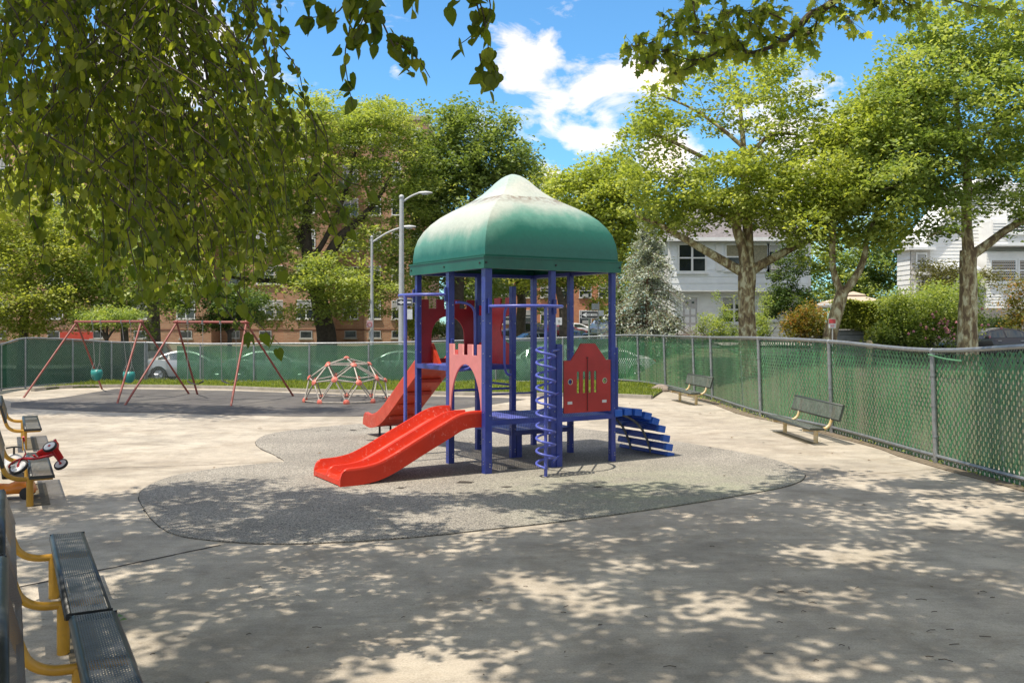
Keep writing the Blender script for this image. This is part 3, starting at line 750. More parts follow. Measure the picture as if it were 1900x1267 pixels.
# hand loops between the decks
def loop(pa, d, ztop, zbot, r, name='hand_rail'):
    pts = [pa+EZ*ztop, pa+d*.25*r+EZ*(ztop+.005), pa+d*.7*r+EZ*(ztop-.03), pa+d*.95*r+EZ*(ztop-.12), pa+d*r+EZ*(ztop-.28), pa+d*r+EZ*(zbot+.25), pa+d*.93*r+EZ*(zbot+.1), pa+d*.6*r+EZ*zbot, pa+EZ*(zbot-.02)]
    MB().tube(smooth_open(pts, 5), .022, 10).build(name, M_ringb, tw)
loop(T(0, 1)+E1*.07-E2*.06, E1, 2.64, 1.55, .36); loop(T(1, 1)-E1*.07-E2*.06, -E1, 2.60, 1.45, .13)
MB().tube([T(0, 1, 1.2)+E1*.07, T(1, 1, 1.2)-E1*.07], .02, 8).build('step_rung', M_post, tw)
MB().tube([T(1, 1, 1.25)-E1*.0+E2*.07, T(1, 2, 1.25)-E2*.07], .02, 8).build('step_rung', M_post, tw)
bk = MB(); bk.obox(T(0, 1), E1, E2, EZ, (-.03, -.10, 1.86), (.03, -.06, 2.05)); bk.obox(T(2, 0), E1, E2, EZ, (.07, -.02, .74), (.12, .04, 1.9))
bk.each('side_bracket', M_post, tw, smooth=False, bevel=.01)
# edge guards (short rails on the far side)
MB().tube([T(2, 2, 1.0), T(1, 2, 1.0)], .016, 8).build('safety_rail', M_post, tw)

# slides -------------------------------------------------
def slide(name, o, d, c, prof, width, lanes, wall, m, thick=.035, lipr=.03, wallw=.05):
    """prof: list of (distance, floor height); cross-section swept along it"""
    pts = smooth_open([(t, 0, z) for t, z in prof], 6)
    xs = []
    W2 = width/2
    # cross-section (across, height above the floor)
    cs = [(-W2-wallw, wall-.012), (-W2-wallw+.012, wall), (-W2-.012, wall), (-W2, wall-.02), (-W2+.012, .03), (-W2+.05, .0)]
    for l in range(1, lanes):
        x = -W2+width*l/lanes
        cs += [(x-.075, 0), (x-.042, .03), (x-.028, wall*.82-.02), (x-.018, wall*.82), (x+.018, wall*.82), (x+.028, wall*.82-.02), (x+.042, .03), (x+.075, 0)]
    cs += [(-a, b) for a, b in reversed(cs[:6])]
    nc = len(cs)
    und = [(W2+wallw, wall-.05), (W2+wallw, -thick*1.2), (W2-.05, -thick), (-W2+.05, -thick), (-W2-wallw, -thick*1.2), (-W2-wallw, wall-.05)]
    full = cs+und; nf = len(full); V = []; total = len(pts)
    for q, p in enumerate(pts):
        a = pts[max(q-1, 0)]; b = pts[min(q+1, total-1)]; tx = (b-a).normalized(); up = Vector((-tx.z, 0, tx.x))
        endf = min(1, (pts[-1].x-p.x)/.13); endf = math.sqrt(max(0, 1-(1-endf)**2)); scale = .12+.88*endf if p.x > pts[-1].x-.13 else 1
        for (x, h) in full:
            hh = h*scale if h > 0 else h
            w = o+d*(p.x+up.x*hh)+c*x+EZ*(p.z+up.z*hh); V.append(w)
    F = []
    for q in range(total-1):
        for s in range(nf):
            s2 = (s+1) % nf; F.append((q*nf+s, (q+1)*nf+s, (q+1)*nf+s2, q*nf+s2))
    F.append(tuple(range(nf))); F.append(tuple((total-1)*nf+s for s in reversed(range(nf))))
    b = MB().add(V, F); ob = b.build(name, m, tw, ang=50)
    bmm = bmesh.new(); bmm.from_mesh(ob.data); bmesh.ops.recalc_face_normals(bmm, faces=bmm.faces); bmesh.ops.triangulate(bmm, faces=[f for f in bmm.faces if len(f.verts) > 4]); bmm.to_mesh(ob.data); bmm.free()
    set_smooth(ob.data, 50); return ob
sA = slide('double_slide', T(0, .5)-E1*.06, -E1, E2, [(0, .80), (.18, .80), (.36, .765), (.6, .65), (1.0, .455), (1.4, .255), (1.65, .155), (1.85, .115), (2.05, .10), (2.27, .10)], 1.0, 2, .17, M_slide, thick=.07, wallw=.05)
sup = MB()
for s_ in (-.35, .35): sup.tube([T(0, .5)-E1*2.0+E2*s_+EZ*-.03, T(0, .5)-E1*2.0+E2*s_+EZ*.06], .025, 8)
sup.each('slide_foot', M_dark, sA)
sB = slide('single_slide', T(.5, 2)+E2*.06, E2, E1, [(0, 1.60), (.2, 1.60), (.4, 1.54), (.7, 1.36), (1.3, .97), (1.9, .58), (2.3, .36), (2.6, .27), (2.85, .25), (3.15, .29)], .50, 1, .22, M_slide2, thick=.05, wallw=.07)
rb_ = MB()
for t_ in (.75, 1.15, 1.55, 1.95):
    z_ = np.interp(t_, [.7, 1.3, 1.9, 2.3], [1.36, .97, .58, .36]); rb_.obox(T(.5, 2)+E2*(.06+t_)+EZ*(z_-.11), E1, E2, EZ, (-.26, -.03, -.02), (.26, .03, .05))
rb_.each('underside_rib', M_slide2, sB, smooth=False, bevel=.01)
for s_ in (-.1, .14):
    MB().tube([T(.5, 2)+E2*2.85+E1*s_+EZ*-.03, T(.5, 2)+E2*2.85+E1*s_+EZ*.22], .022, 8).build('slide_leg', M_dark, sB)
hd = MB(); hd.add([T(.5, 2, 1.6)+E1*-.33+E2*.05, T(.5, 2, 1.6)+E1*-.27+E2*.05, T(.5, 2, 1.6)+E1*-.27-E2*.25, T(.5, 2, 1.6)+E1*-.33-E2*.25, T(.5, 2, 1.95)+E1*-.33+E2*.05, T(.5, 2, 1.95)+E1*-.27+E2*.05], [(0, 1, 2, 3), (4, 5, 1, 0), (4, 3, 2, 5), (0, 3, 4), (1, 5, 2)])
hd.build('slide_entry_cheek', M_slide2, sB, smooth=False)

# arched ramp of blue planks on the B-H side
M_tread = mat('ribbed_blue_tread', (.10, .19, .55), .5, 0, .25, 40)
rz = [(.10, .80), (.30, .81), (.52, .79), (.73, .72), (.90, .62), (1.04, .48), (1.14, .31), (1.205, .155), (1.24, .025)]
fr_ = MB(); railp = []
for t_, z_ in rz: railp.append((t_-.05, z_-.05))
for s_ in (.34, .8):
    fr_.tube([T(2, s_)+E1*t_+EZ*z_ for t_, z_ in railp], .022, 8)
fr_.each('ramp_rail', M_grime, tw)
for q, (t_, z_) in enumerate(rz):
    a = rz[max(q-1, 0)]; b = rz[min(q+1, len(rz)-1)]; dx, dz = b[0]-a[0], b[1]-a[1]; l_ = math.hypot(dx, dz); dx /= l_; dz /= l_
    an = math.atan2(dz, dx); an = an if an > -.6 else -.6-(abs(an)-.6)*.0; an *= .55 if q < 5 else .35; u_ = E1*math.cos(an)+EZ*math.sin(an); n_ = E1*-math.sin(an)+EZ*math.cos(an); c0 = T(2, 0)+E1*t_+EZ*(z_+.01)
    hz = .052 if q < 8 else .03
    pl = MB().obox(c0, u_, E2, n_, (-.07, .03, -hz), (.07, L+.10, hz)).build('ramp_plank', M_ramp, tw, smooth=False, bevel=.01)
    MB().obox(c0, u_, E2, n_, (-.066, .04, hz), (.066, L+.08, hz+.004)).build('tread', M_tread, pl, smooth=False)
    MB().obox(c0, u_, E2, n_, (-.078, -.06, -hz-.007), (.078, .029, hz+.008)).build('plank_cap', M_rampcap, pl, smooth=False, bevel=.012)
MB().obox(T(2, 0, .72), E1, E2, EZ, (-.25, .1, 0), (.12, .2, .04)).build('ramp_bracket', M_grime, tw, smooth=False)

# ------------------------------------------------------------------ climbing dome
def dome():
    c = G(643, 743.5); r = 1.27; h = 1.22
    t = thing('climbing_dome', 'geodesic climbing dome of tan pipes with coral red joints on black rubber tiles', 'climbing dome', tuple(c))
    bm = bmesh.new(); bmesh.ops.create_icosphere(bm, subdivisions=2, radius=1)
    vs = {v.index: v.co.copy() for v in bm.verts if v.co.z > -.02}
    rot = Matrix.Rotation(R(10), 3, 'Z')
    pos = {i: c+Vector(((rot@v).x*r, (rot@v).y*r, max(0, v.z)*h+.05)) for i, v in vs.items()}
    for e in bm.edges:
        a, b = e.verts[0].index, e.verts[1].index
        if a in pos and b in pos: MB().tube([pos[a], pos[b]], .021, 8).build('pipe', M_tan, t)
    for i, p in pos.items():
        n = (p-c-EZ*.05); n = n.normalized() if n.length > .01 else EZ
        k = MB(); k.ball(p, .062, 10, 6); k.disc(p+n*.03, n, .095, .035, 10, .05); k.build('joint', M_joint, t)
    bm.free()
dome()

# ------------------------------------------------------------------ swing sets
M_chain = mat('swing_chain', (.38, .36, .34), .5, .4)
def chain(a, b, parent):
    a, b = Vector(a), Vector(b); d = (b-a); n = int(d.length/.05); k = MB(); dn = d.normalized(); s1 = dn.orthogonal().normalized(); s2 = dn.cross(s1)
    for i in range(n):
        p = a+d*(i/n); q = a+d*((i+1.25)/n); s = s1 if i % 2 else s2
        k.tube([p, (p+q)/2+s*.009, q], .005, 4); k.tube([p, (p+q)/2-s*.009, q], .005, 4)
    k.build('chain', M_chain, parent)
def swingset(label, apL, apR, fl, frr, kind, seats):
    base = (fl[0]+frr[1])/2
    t = thing('swing_set', label, 'swing set', (base.x, base.y, 0), 'red pipe swing sets')
    MB().tube([apL-(apR-apL).normalized()*.1, apR+(apR-apL).normalized()*.1], .038, 10).build('top_bar', M_swing, t)
    for ap, feet in ((apL, fl), (apR, frr)):
        for f in feet: MB().tube([f-EZ*.03, ap-EZ*.02], .031, 10).build('leg', M_swing, t)
        MB().ball(ap, .062, 10, 6, (1.2, 1.2, 1)).build('corner_joint', M_swing, t)
    ax = (apR-apL).normalized(); sd = Vector((-ax.y, ax.x, 0))
    for (f, z, sw) in seats:
        pc = apL.lerp(apR, f); hb = MB()
        p1, p2 = pc-ax*.24, pc+ax*.24
        for p in (p1, p2): hb.tube([p+EZ*.05, p-EZ*.06], .045, 8)
        c = Vector((pc.x, pc.y, z))+sd*sw
        if kind == 'bucket':
            k = MB(); n = 14; V = []; F = []
            for lv, (rr, zz) in enumerate([(.17, .16), (.185, .08), (.17, -.02), (.11, -.12), (.04, -.15)]):
                for q in range(n): a = 6.283*q/n; V.append(c+ax*rr*math.cos(a)*1.05+sd*rr*math.sin(a)*.85+EZ*(zz+(.04*abs(math.cos(a)) if lv == 0 else 0)))
            for lv in range(4):
                for q in range(n):
                    if lv in (2,) and (q % 7) in (3,): continue
                    F.append((lv*n+q, lv*n+(q+1) % n, (lv+1)*n+(q+1) % n, (lv+1)*n+q))
            k.add(V, F); s = k.build('bucket_seat', M_teal, t); m_ = s.modifiers.new('shell', 'SOLIDIFY'); m_.thickness = .015
            for p, sgn in ((p1, -1), (p2, 1)):
                j_ = c+ax*sgn*.14+EZ*.42; chain(p-EZ*.06, j_, s); chain(j_, c+ax*sgn*.16+sd*.1+EZ*.15, s); chain(j_, c+ax*sgn*.16-sd*.1+EZ*.15, s)
        else:
            k = MB(); V = []; n = 9
            for q in range(n):
                f_ = q/(n-1)*2-1; z_ = .09*f_*f_
                for s_ in (-.07, .07): V.append(c+ax*f_*.25+sd*s_+EZ*z_)
            k.add(V, [(q*2, q*2+1, q*2+3, q*2+2) for q in range(n-1)]); s = k.build('belt_seat', M_dark, t); m_ = s.modifiers.new('shell', 'SOLIDIFY'); m_.thickness = .015
            for p, sgn in ((p1, -1), (p2, 1)): chain(p-EZ*.06, c+ax*sgn*.25+EZ*.1, s)
        hb.each('hanger', M_grime, t)
swingset('left swing set of rusty red pipe with two teal toddler bucket seats', P(142, 597, 30.2), P(262, 596.5, 28.1), (G(42.5, 738), G(190, 722)), (G(217, 748.5), G(352, 731)), 'bucket', [(.33, .62, 0), (.78, .60, .1)])
swingset('right swing set of rusty red pipe with two black belt seats', P(328, 597.5, 27.6), P(457, 598, 27.2), (G(230.6, 752), G(367, 732)), (G(428, 753.6), G(545.5, 735)), 'belt', [(.27, .47, 0), (.74, .50, .1)])

# ------------------------------------------------------------------ benches
M_perf_dk = perforated_mat('black_expanded_metal', (.03, .03, .031), .019, .034, .38, .58, .38)
M_bk = mat('black_bench_coating', (.020, .023, .024), .42, 0, .2, 10, .1, 60)
M_perf_gr = perforated_mat('weathered_green_expanded_metal', (.075, .085, .07), .018, .030, .42, .6, .6)
M_bkgr = mat('weathered_dark_green_coating', (.055, .065, .055), .55, 0, .2, 8)
def expanded_plank(name, m, m_edge, parent, L_, w, o, ey, ez, t=.045):
    """plank along local x: perforated face, rolled edges, end caps; o centre, ey width axis, ez face normal"""
    ex = Vector((1, 0, 0)); k = MB(); nseg = 1
    # face sheet with slots
    a = o-ex*L_/2; hw_ = w/2-.035
    me = MB().add([a-ey*hw_, a+ex*L_-ey*hw_, a+ex*L_+ey*hw_, a+ey*hw_], [(0, 1, 2, 3)]).mesh(name)
    uvl = me.uv_layers.new(name='UVMap'); uvl.data.foreach_set('uv', [0, 0, 0, L_, w, L_, w, 0])
    s = link(name, me, m, parent, smooth=False)
    for sgn in (-1, 1):       # rolled long edges
        pts = []
        for q in range(7):
            th = math.pi/2*q/6; pts.append((sgn*(hw_+.035*math.sin(th)), -.035*(1-math.cos(th))))
        pts.append((sgn*w/2, -t))
        V = []
        for (y_, z_) in pts: V += [a+ey*y_+ez*z_, a+ex*L_+ey*y_+ez*z_]
        k.add(V, [(2*q, 2*q+1, 2*q+3, 2*q+2) for q in range(len(pts)-1)])
    e = k.build('rolled_edge', m_edge, s, ang=60); md = e.modifiers.new('shell', 'SOLIDIFY'); md.thickness = .004
    ec = MB()
    for sx in (0, 1): ec.obox(a+ex*L_*sx, ex, ey, ez, (-.003, -w/2+.002, -t), (.003, w/2-.002, -.002))
    ec.each('end_cap', m_edge, s, smooth=False)
    return s
def bench(label, loc, ang, Ln, group, m, me_, my, sz=.40, legs=(.18, .82)):
    """local frame: x along the bench, +y the side one sits on"""
    t = thing('bench', label, 'bench', (0, 0, 0), group); sw = .285
    expanded_plank('seat', m, me_, t, Ln, sw, Vector((0, 0, sz)), Vector((0, 1, 0)), EZ)
    be = R(16); ey = Vector((0, -math.sin(be), math.cos(be))); en = Vector((0, math.cos(be), math.sin(be)))
    expanded_plank('backrest', m, me_, t, Ln, .33, Vector((0, -.45, sz+.28)), ey, en)
    for f in legs:
        x = (f-.5)*Ln
        MB().tube([(x, -.13, -.02), (x, -.13, sz-.07)], .042, 14).build('leg', my, t)
        arm = smooth_open([(x, .13, sz-.075), (x, -.04, sz-.075), (x, -.26, sz-.07), (x, -.38, sz-.01), (x, -.435, sz+.10), (x, -.505, sz+.36)], 6)
        MB().tube(arm, .030, 14).build('arm', my, t)
    MB().box((0, 0, .004), (Ln*.78, .20, .007)).build('base_plate', mat('rusty_base_plate', (.16, .13, .08), .8, 0, .2, 9), t, smooth=False)
    t.location = loc; t.rotation_euler = (0, 0, ang)
    return t
# the row at the left: runs along d, seat side towards the right
rd = Vector((-.482, .876, 0)).normalized(); ra = math.atan2(-rd.y, -rd.x)    # local x = -d, so +y points right/away
GR = 'black benches in a row on yellow posts at the left'
def rowpt(y): return Vector((-4.01-.56*(y-8.24), y, 0)) if y < 10 else Vector((-4.13-.545*(y-8.24), y, 0))
def rowbench(label, ynear, yfar, **k_):
    a, b = rowpt(ynear), rowpt(yfar); c = (a+b)/2; return bench(label, tuple(c), ra, (b-a).length-.02, GR, M_perf_dk, M_bk, M_yel, sz=.42, **k_)
b1 = rowbench('nearest black bench, cut off by the lower left corner', 3.7, 5.96, legs=(.30, .86))
b2 = rowbench('second nearest black bench, its seat end to end with the nearest one', 6.0, 8.24, legs=(.22, .80))
b3 = rowbench('black bench with the red tricycle lying on it', 11.35, 13.4, legs=(.14, .88))
b4 = rowbench('farthest black bench of the left row, under the tree shade', 16.4, 18.7, legs=(.12, .86))
GR2 = 'weathered benches along the green fence'
ang_r = math.atan2(1, 0.0)
bench('weathered dark bench by the right fence, nearer of two, on a rusty base plate', (5.68, 18.5, 0), R(93), 2.5, GR2, M_perf_gr, M_bkgr, M_yeloc, sz=.33, legs=(.16, .84))
bench('small weathered bench by the right fence near the grass, farther of two', (4.98, 26.6, 0), R(99), 2.0, GR2, M_perf_gr, M_bkgr, M_yeloc, sz=.36, legs=(.16, .84))

# ------------------------------------------------------------------ tricycle lying on the third bench
def tricycle():
    t = thing('tricycle', 'red toddler tricycle with white wheel discs lying on its side on a black bench', 'tricycle')
    mr = mat('red_tricycle_paint', (.45, .012, .018), .3, coat=.3); mp = mat('red_tricycle_plastic', (.62, .02, .02), .35)
    mw = mat('white_wheel_disc', (.72, .72, .72), .35); mc = mat('chrome', (.6, .6, .62), .2, .9)
    X = Vector((1, 0, 0)); Yv = Vector((0, 1, 0))
    def wheel(c, r, w):
        a = MB().lathe(c, Yv, [(r*.8, -w/2), (r*.97, -w/2), (r, -w*.25), (r, w*.25), (r*.97, w/2), (r*.8, w/2)], 28).build('wheel', M_dark, t)
        MB().lathe(c, Yv, [(.001, -w*.55), (r*.3, -w*.5), (r*.82, -w*.38), (r*.82, w*.38), (r*.3, w*.5), (.001, w*.55)], 28).build('wheel_disc', mw, a)
        MB().lathe(c, Yv, [(.001, -w*.75), (.018, -w*.7), (.02, -w*.5), (.02, w*.5), (.018, w*.7), (.001, w*.75)], 12).build('hub', mr, a)
    wheel(Vector((.30, 0, .12)), .12, .035); wheel(Vector((-.17, .17, .09)), .09, .034); wheel(Vector((-.17, -.17, .09)), .09, .034)
    f = MB(); f.tube(smooth_open([(.23, 0, .27), (.12, 0, .19), (-.02, 0, .15), (-.17, 0, .13)], 5), .017, 10)
    f.tube([(-.17, -.16, .09), (-.17, .16, .09)], .009, 8)
    f.tube([(-.14, 0, .14), (-.17, .14, .10)], .012, 8); f.tube([(-.14, 0, .14), (-.17, -.14, .10)], .012, 8); f.build('frame', mr, t)
    fk = MB(); fk.tube([(.30, .035, .12), (.275, .03, .22), (.235, 0, .30), (.215, 0, .36)], .010, 8); fk.tube([(.30, -.035, .12), (.275, -.03, .22), (.235, 0, .30)], .010, 8); fk.build('fork', mr, t)
    fd = MB(); V = []; n = 10
    for q in range(n+1):
        a = R(20+130*q/n)
        for y in (-.035, .035): V.append((.30+.135*math.cos(a), y, .12+.135*math.sin(a)))
    fd.add(V, [(2*q, 2*q+1, 2*q+3, 2*q+2) for q in range(n)]); o1 = fd.build('mudguard', mr, t); o1.modifiers.new('shell', 'SOLIDIFY').thickness = .006
    hb = MB().tube(smooth_open([(.16, -.20, .44), (.19, -.12, .45), (.215, 0, .36), (.19, .12, .45), (.16, .20, .44)], 6), .009, 8).build('handlebar', mc, t)
    for s in (-1, 1): MB().tube([(.155, s*.21, .44), (.175, s*.14, .447)], .015, 10).build('grip', mp, hb)
    for s in (-1, 1): MB().box((.30+.04*s, .06*s, .12-.03*s), (.05, .06, .014)).build('pedal', mw, t, smooth=False, bevel=.004)
    se = MB(); V = []; F = []
    prof = [(.06, .23, .03), (.02, .215, .06), (-.05, .205, .085), (-.12, .21, .09), (-.16, .25, .088), (-.18, .33, .07), (-.185, .37, .04)]
    for x, z, hw_ in prof:
        for q in range(7): u = q/3-1; V.append((x, u*hw_, z+.02*u*u))
    for a in range(len(prof)-1):
        for q in range(6): F.append((a*7+q, a*7+q+1, (a+1)*7+q+1, (a+1)*7+q))
    se.add(V, F); o2 = se.build('seat', mp, t); o2.modifiers.new('shell', 'SOLIDIFY').thickness = .012
    MB().obox(Vector((-.20, 0, .13)), X, Yv, EZ, (-.035, -.12, -.01), (.06, .12, .02)).build('rear_step', mp, t, smooth=False, bevel=.015)
    return t
tri = tricycle()
# lying on its side: axle nearly upright, front wheel towards the backrest
fx = Vector((-.88, -.22, -.32)).normalized(); ay = Vector((-.15, -.62, .78)); ay = (ay-fx*ay.dot(fx)).normalized(); az = fx.cross(ay)
S_ = .98; q0 = Vector((-5.93, 11.9, .585))-(fx*-.17+az*.09)*S_
tri.matrix_world = Matrix(((fx.x*S_, ay.x*S_, az.x*S_, q0.x), (fx.y*S_, ay.y*S_, az.y*S_, q0.y), (fx.z*S_, ay.z*S_, az.z*S_, q0.z), (0, 0, 0, 1)))
def ride_on(label, loc, rz_, mbody, s=1.0):
    t = thing('toy_scooter', label, 'toy vehicle'); k = MB()
    V = []; F = []; pr = [(-.30, .10, .09), (-.26, .22, .12), (-.12, .25, .13), (.02, .19, .11), (.14, .20, .11), (.24, .27, .12), (.31, .22, .10), (.33, .10, .08)]
    for x, z, w in pr:
        for q in range(9): a = math.pi*q/8; V.append((x, -w*math.cos(a), .08+(z-.08)*math.sin(a)**.6))
    for a in range(len(pr)-1):
        for q in range(8): F.append((a*9+q, a*9+q+1, (a+1)*9+q+1, (a+1)*9+q))
    k.add(V, F); o = k.build('body', mbody, t); o.modifiers.new('shell', 'SOLIDIFY').thickness = .01
    for x in (-.2, .22):
        for y in (-.13, .13): MB().lathe((x, y, .08), (0, 1, 0), [(.001, -.03), (.05, -.03), (.078, -.025), (.08, 0), (.078, .025), (.05, .03), (.001, .03)], 20).build('wheel', M_dark, t)
    MB().tube(smooth_open([(.2, -.1, .36), (.22, 0, .37), (.2, .1, .36)], 4), .012, 8).tube([(.24, 0, .22), (.21, 0, .37)], .014, 8).build('handlebar', M_dark, t)
    t.location = loc; t.rotation_euler = (0, 0, rz_); t.scale = (s, s, s); return t
p = G(20, 925); ride_on('orange ride-on toy with black wheels on the ground below the tricycle', (p.x, p.y, 0), R(200), mat('orange_toy_plastic', (.75, .22, .02), .35))
p = G(5, 893); ride_on('off-white ride-on toy on the ground behind the bench with the tricycle', (p.x-.1, p.y+.5, 0), R(120), mat('offwhite_toy_plastic', (.55, .52, .48), .4), 1.1)
# ------------------------------------------------------------------ fences
M_chain_l = chain_mat('chain_link_wire', .075, .007, (.38, .42, .39))
M_chain_r = chain_mat('chain_link_wire_near', .060, .006, (.20, .24, .21))
M_screen = screen_mat('green_windscreen_cloth', (.018, .135, .055), (.055, .24, .09), .80)
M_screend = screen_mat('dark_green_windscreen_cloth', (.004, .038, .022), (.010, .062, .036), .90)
M_slat = slat_mat()
def uvsheet(name, pts, z0, z1s, m, parent, off=Vector((0, 0, 0)), z0s=None):
    """vertical sheet along a polyline; UV in metres"""
    V = []; F = []; uv = []; d = 0; n = len(pts)
    for i, p in enumerate(pts):
        if i: d += (pts[i]-pts[i-1]).length
        a = z0 if z0s is None else z0s[i]; V += [(p.x+off.x, p.y+off.y, a), (p.x+off.x, p.y+off.y, z1s[i])]; uv.append((d, a, z1s[i]))
    for i in range(n-1): F.append((2*i, 2*i+2, 2*i+3, 2*i+1))
    me = bpy.data.meshes.new(name); me.from_pydata(V, [], F); me.update(); l = me.uv_layers.new(name='UVMap'); dat = []
    for i in range(n-1):
        a, b = uv[i], uv[i+1]; dat += [a[0], a[1], b[0], b[1], b[0], b[2], a[0], a[2]]
    l.data.foreach_set('uv', dat); return link(name, me, m, parent, smooth=False)
def dense(pts, hs, k=5):
    q = smooth_open([(p.x, p.y, h) for p, h in zip(pts, hs)], k); return [Vector((a.x, a.y, 0)) for a in q], [a.z for a in q]
def fence_frame(t, pxs, post_r, lean=0, bottom=.10, mid=False):
    pts = [G(p[0], p[1]) for p in pxs]; hs = [(p[1]-p[2])*q.y/FPX for p, q in zip(pxs, pts)]
    for i, (p, h) in enumerate(zip(pts, hs)):
        po = MB().tube([p-EZ*.05, p+EZ*(h-.02)+Vector((lean*h, 0, 0))], post_r, 10).ball(p+EZ*(h-.01)+Vector((lean*h, 0, 0)), post_r*1.25, 10, 6).build('post', M_galv, t)
        cl = MB()
        for z in (.45, .95, 1.45):
            if z < h-.2: cl.tube([p+EZ*(z-.012)+Vector((lean*z, 0, 0)), p+EZ*(z+.012)+Vector((lean*z, 0, 0))], post_r*1.22, 10)
        cl.each('tie_band', M_galv, po)
    dp, dh = dense(pts, hs)
    lv = [Vector((lean*h, 0, 0)) for h in dh]
    MB().tube([p+EZ*h+l for p, h, l in zip(dp, dh, lv)], post_r*.85, 10).build('top_rail', M_galv, t)
    MB().tube([p+EZ*bottom for p in dp], post_r*.72, 8).build('bottom_rail', M_galv, t)
    return pts, hs, dp, dh
back_px = [(272.5, 708.5, 635.5), (372, 709, 638), (471, 710, 637.3), (574, 711.5, 637), (684, 711.5, 636), (800, 711, 633.5), (920, 710, 630), (1044, 709.5, 626.5), (1146, 709.5, 622.5)]
tb = thing('chain_link_fence', 'long back fence with translucent green windscreen cloth, parked cars showing through', 'fence', tuple(G(700, 711)))
pts, hs, dp, dh = fence_frame(tb, back_px, .036, bottom=.05)
uvsheet('wire_mesh', dp, .03, dh, M_chain_l, tb, Vector((0, -.03, 0)))
i0 = 3    # screen starts after the gap by the gate
dps, dhs = dp[i0:], dh[i0:]
so = uvsheet('windscreen', dps, .06, [h-.09-.03*math.sin(i*1.3) for i, h in enumerate(dhs)], M_screen, tb, Vector((0, .05, 0)))
left_px = [(-60, 737, 641), (2, 725, 638.5), (47, 720, 627.5), (135, 713.5, 630), (207, 710, 634.5), (272.5, 708.5, 635.5)]
tl = thing('chain_link_fence', 'left fence section with dark green windscreen behind the teal bucket swings', 'fence', tuple(G(100, 716)))
pts, hs, dp, dh = fence_frame(tl, left_px[:-1]+[(269, 708.7, 635.5)], .036, bottom=.05)
uvsheet('wire_mesh', dp, .03, dh, M_chain_l, tl, Vector((0, -.03, 0)))
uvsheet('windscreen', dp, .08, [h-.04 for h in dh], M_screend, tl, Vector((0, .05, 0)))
right_px = [(1146, 710.2, 622.2), (1186, 714, 622), (1235, 722, 623.5), (1289, 735, 625), (1322, 744, 626), (1412, 774, 627), (1544, 804, 633), (1737, 860, 650), (2040, 940, 640), (2777, 1089, 678), (4860, 1577, 757)]
tr = thing('chain_link_fence', 'right fence with woven green privacy slats and grey pipe rails', 'fence', tuple(G(1412, 774)))
pts, hs, dp, dh = fence_frame(tr, right_px, .042, lean=-.035, bottom=.13)
wav = lambda i: .02*math.sin(i*.9)
offs = [Vector((.05-.035*h*.5, 0, 0)) for h in dh]
def lean_sheet(name, z0, inset, m, x):
    o = uvsheet(name, dp, z0, [h-inset for h in dh], m, tr, Vector((x, .02, 0)))
    for i, h in enumerate(dh): o.data.vertices[2*i+1].co.x -= .035*(h-inset)
    return o
def slats():
    V = []; F = []; var = []; pit = .060; col = 0
    for a, b, ha, hb_ in zip(dp[:-1], dp[1:], dh[:-1], dh[1:]):
        L_ = (b-a).length; d = (b-a)/L_; nrm = Vector((-abs(d.y), d.x if d.y < 0 else -d.x, 0)).normalized()
        if nrm.x > 0: nrm = -nrm
        for q in range(max(1, int(round(L_/pit)))):
            f = (q+.5)/max(1, round(L_/pit)); p = a.lerp(b, f); h = ha+(hb_-ha)*f-.05-random.random()*.03; col += 1; ns = int(h/.0375); base = len(V)
            wv = random.uniform(.025, .029); tw_ = random.uniform(-.004, .004)
            for k_ in range(ns+1):
                z = .015+(h-.015)*k_/ns; ph = math.sin(2*math.pi*(z/.15)+math.pi*col)
                c0 = p+Vector((.045-.035*z, .02, z)); o_ = nrm*(.013*ph)
                for s_, bul in ((-1, 0), (0, .006), (1, 0)): v = c0+d*(s_*wv)+o_+nrm*(bul+s_*tw_); V.append(tuple(v))
                uvh.append(z)
            for k_ in range(ns):
                for s_ in (0, 1): i = base+k_*3+s_; F.append((i, i+1, i+4, i+3)); var.append(col)
    me = bpy.data.meshes.new('privacy_slats'); me.from_pydata(V, [], F); me.update(); at = me.attributes.new('var', 'FLOAT', 'FACE')
    wn = np.random.default_rng(5).random(col+2); at.data.foreach_set('value', wn[np.array(var)].astype(np.float32))
    return link('privacy_slats', me, M_slat, tr, smooth=True, ang=80)
uvh = []; so = slats(); so['kind'] = 'stuff'
lean_sheet('wire_mesh', .06, .02, M_chain_r, .028)
tips = MB(); cum = 0
for a, b, ha, hb_ in zip(dp[:-1], dp[1:], dh[:-1], dh[1:]):
    n = int((b-a).length/.058)
    for q in range(n):
        f = q/n; p = a.lerp(b, f)+EZ*(ha+(hb_-ha)*f)+Vector((-.035*ha+.02, 0, 0)); s = (-1)**q
        if p.y < 26: tips.tube([p-EZ*.06, p+EZ*.022+Vector((0, .012*s, 0))+EZ*random.uniform(0, .012)], .003, 3)
tips.build('wire_tips', M_galv, tr)['kind'] = 'stuff'
loose = smooth_open([G(1728, 859)+EZ*1.79, G(1760, 868)+EZ*1.74+Vector((-.02, 0, 0)), G(1790, 876)+EZ*1.72], 6)
MB().tube([p+Vector((-.06, -.03, 0)) for p in loose], .012, 6).build('loose_slat', mat('pale_green_slat', (.12, .30, .16), .4), tr)
soil_dp = list(dp)
# bare post of the sagging far side and fabric seam
for (px, yb) in ((1376, 759), (1856, 888)):
    p = G(px, yb); h = 1.80
    MB().tube([p+EZ*.05+Vector((.04, 0, 0)), p+EZ*h*.86+Vector((-.035, 0, 0))], .020, 8).build('outer_brace', mat('white_weathered_pipe', (.5, .48, .45), .5), tr)

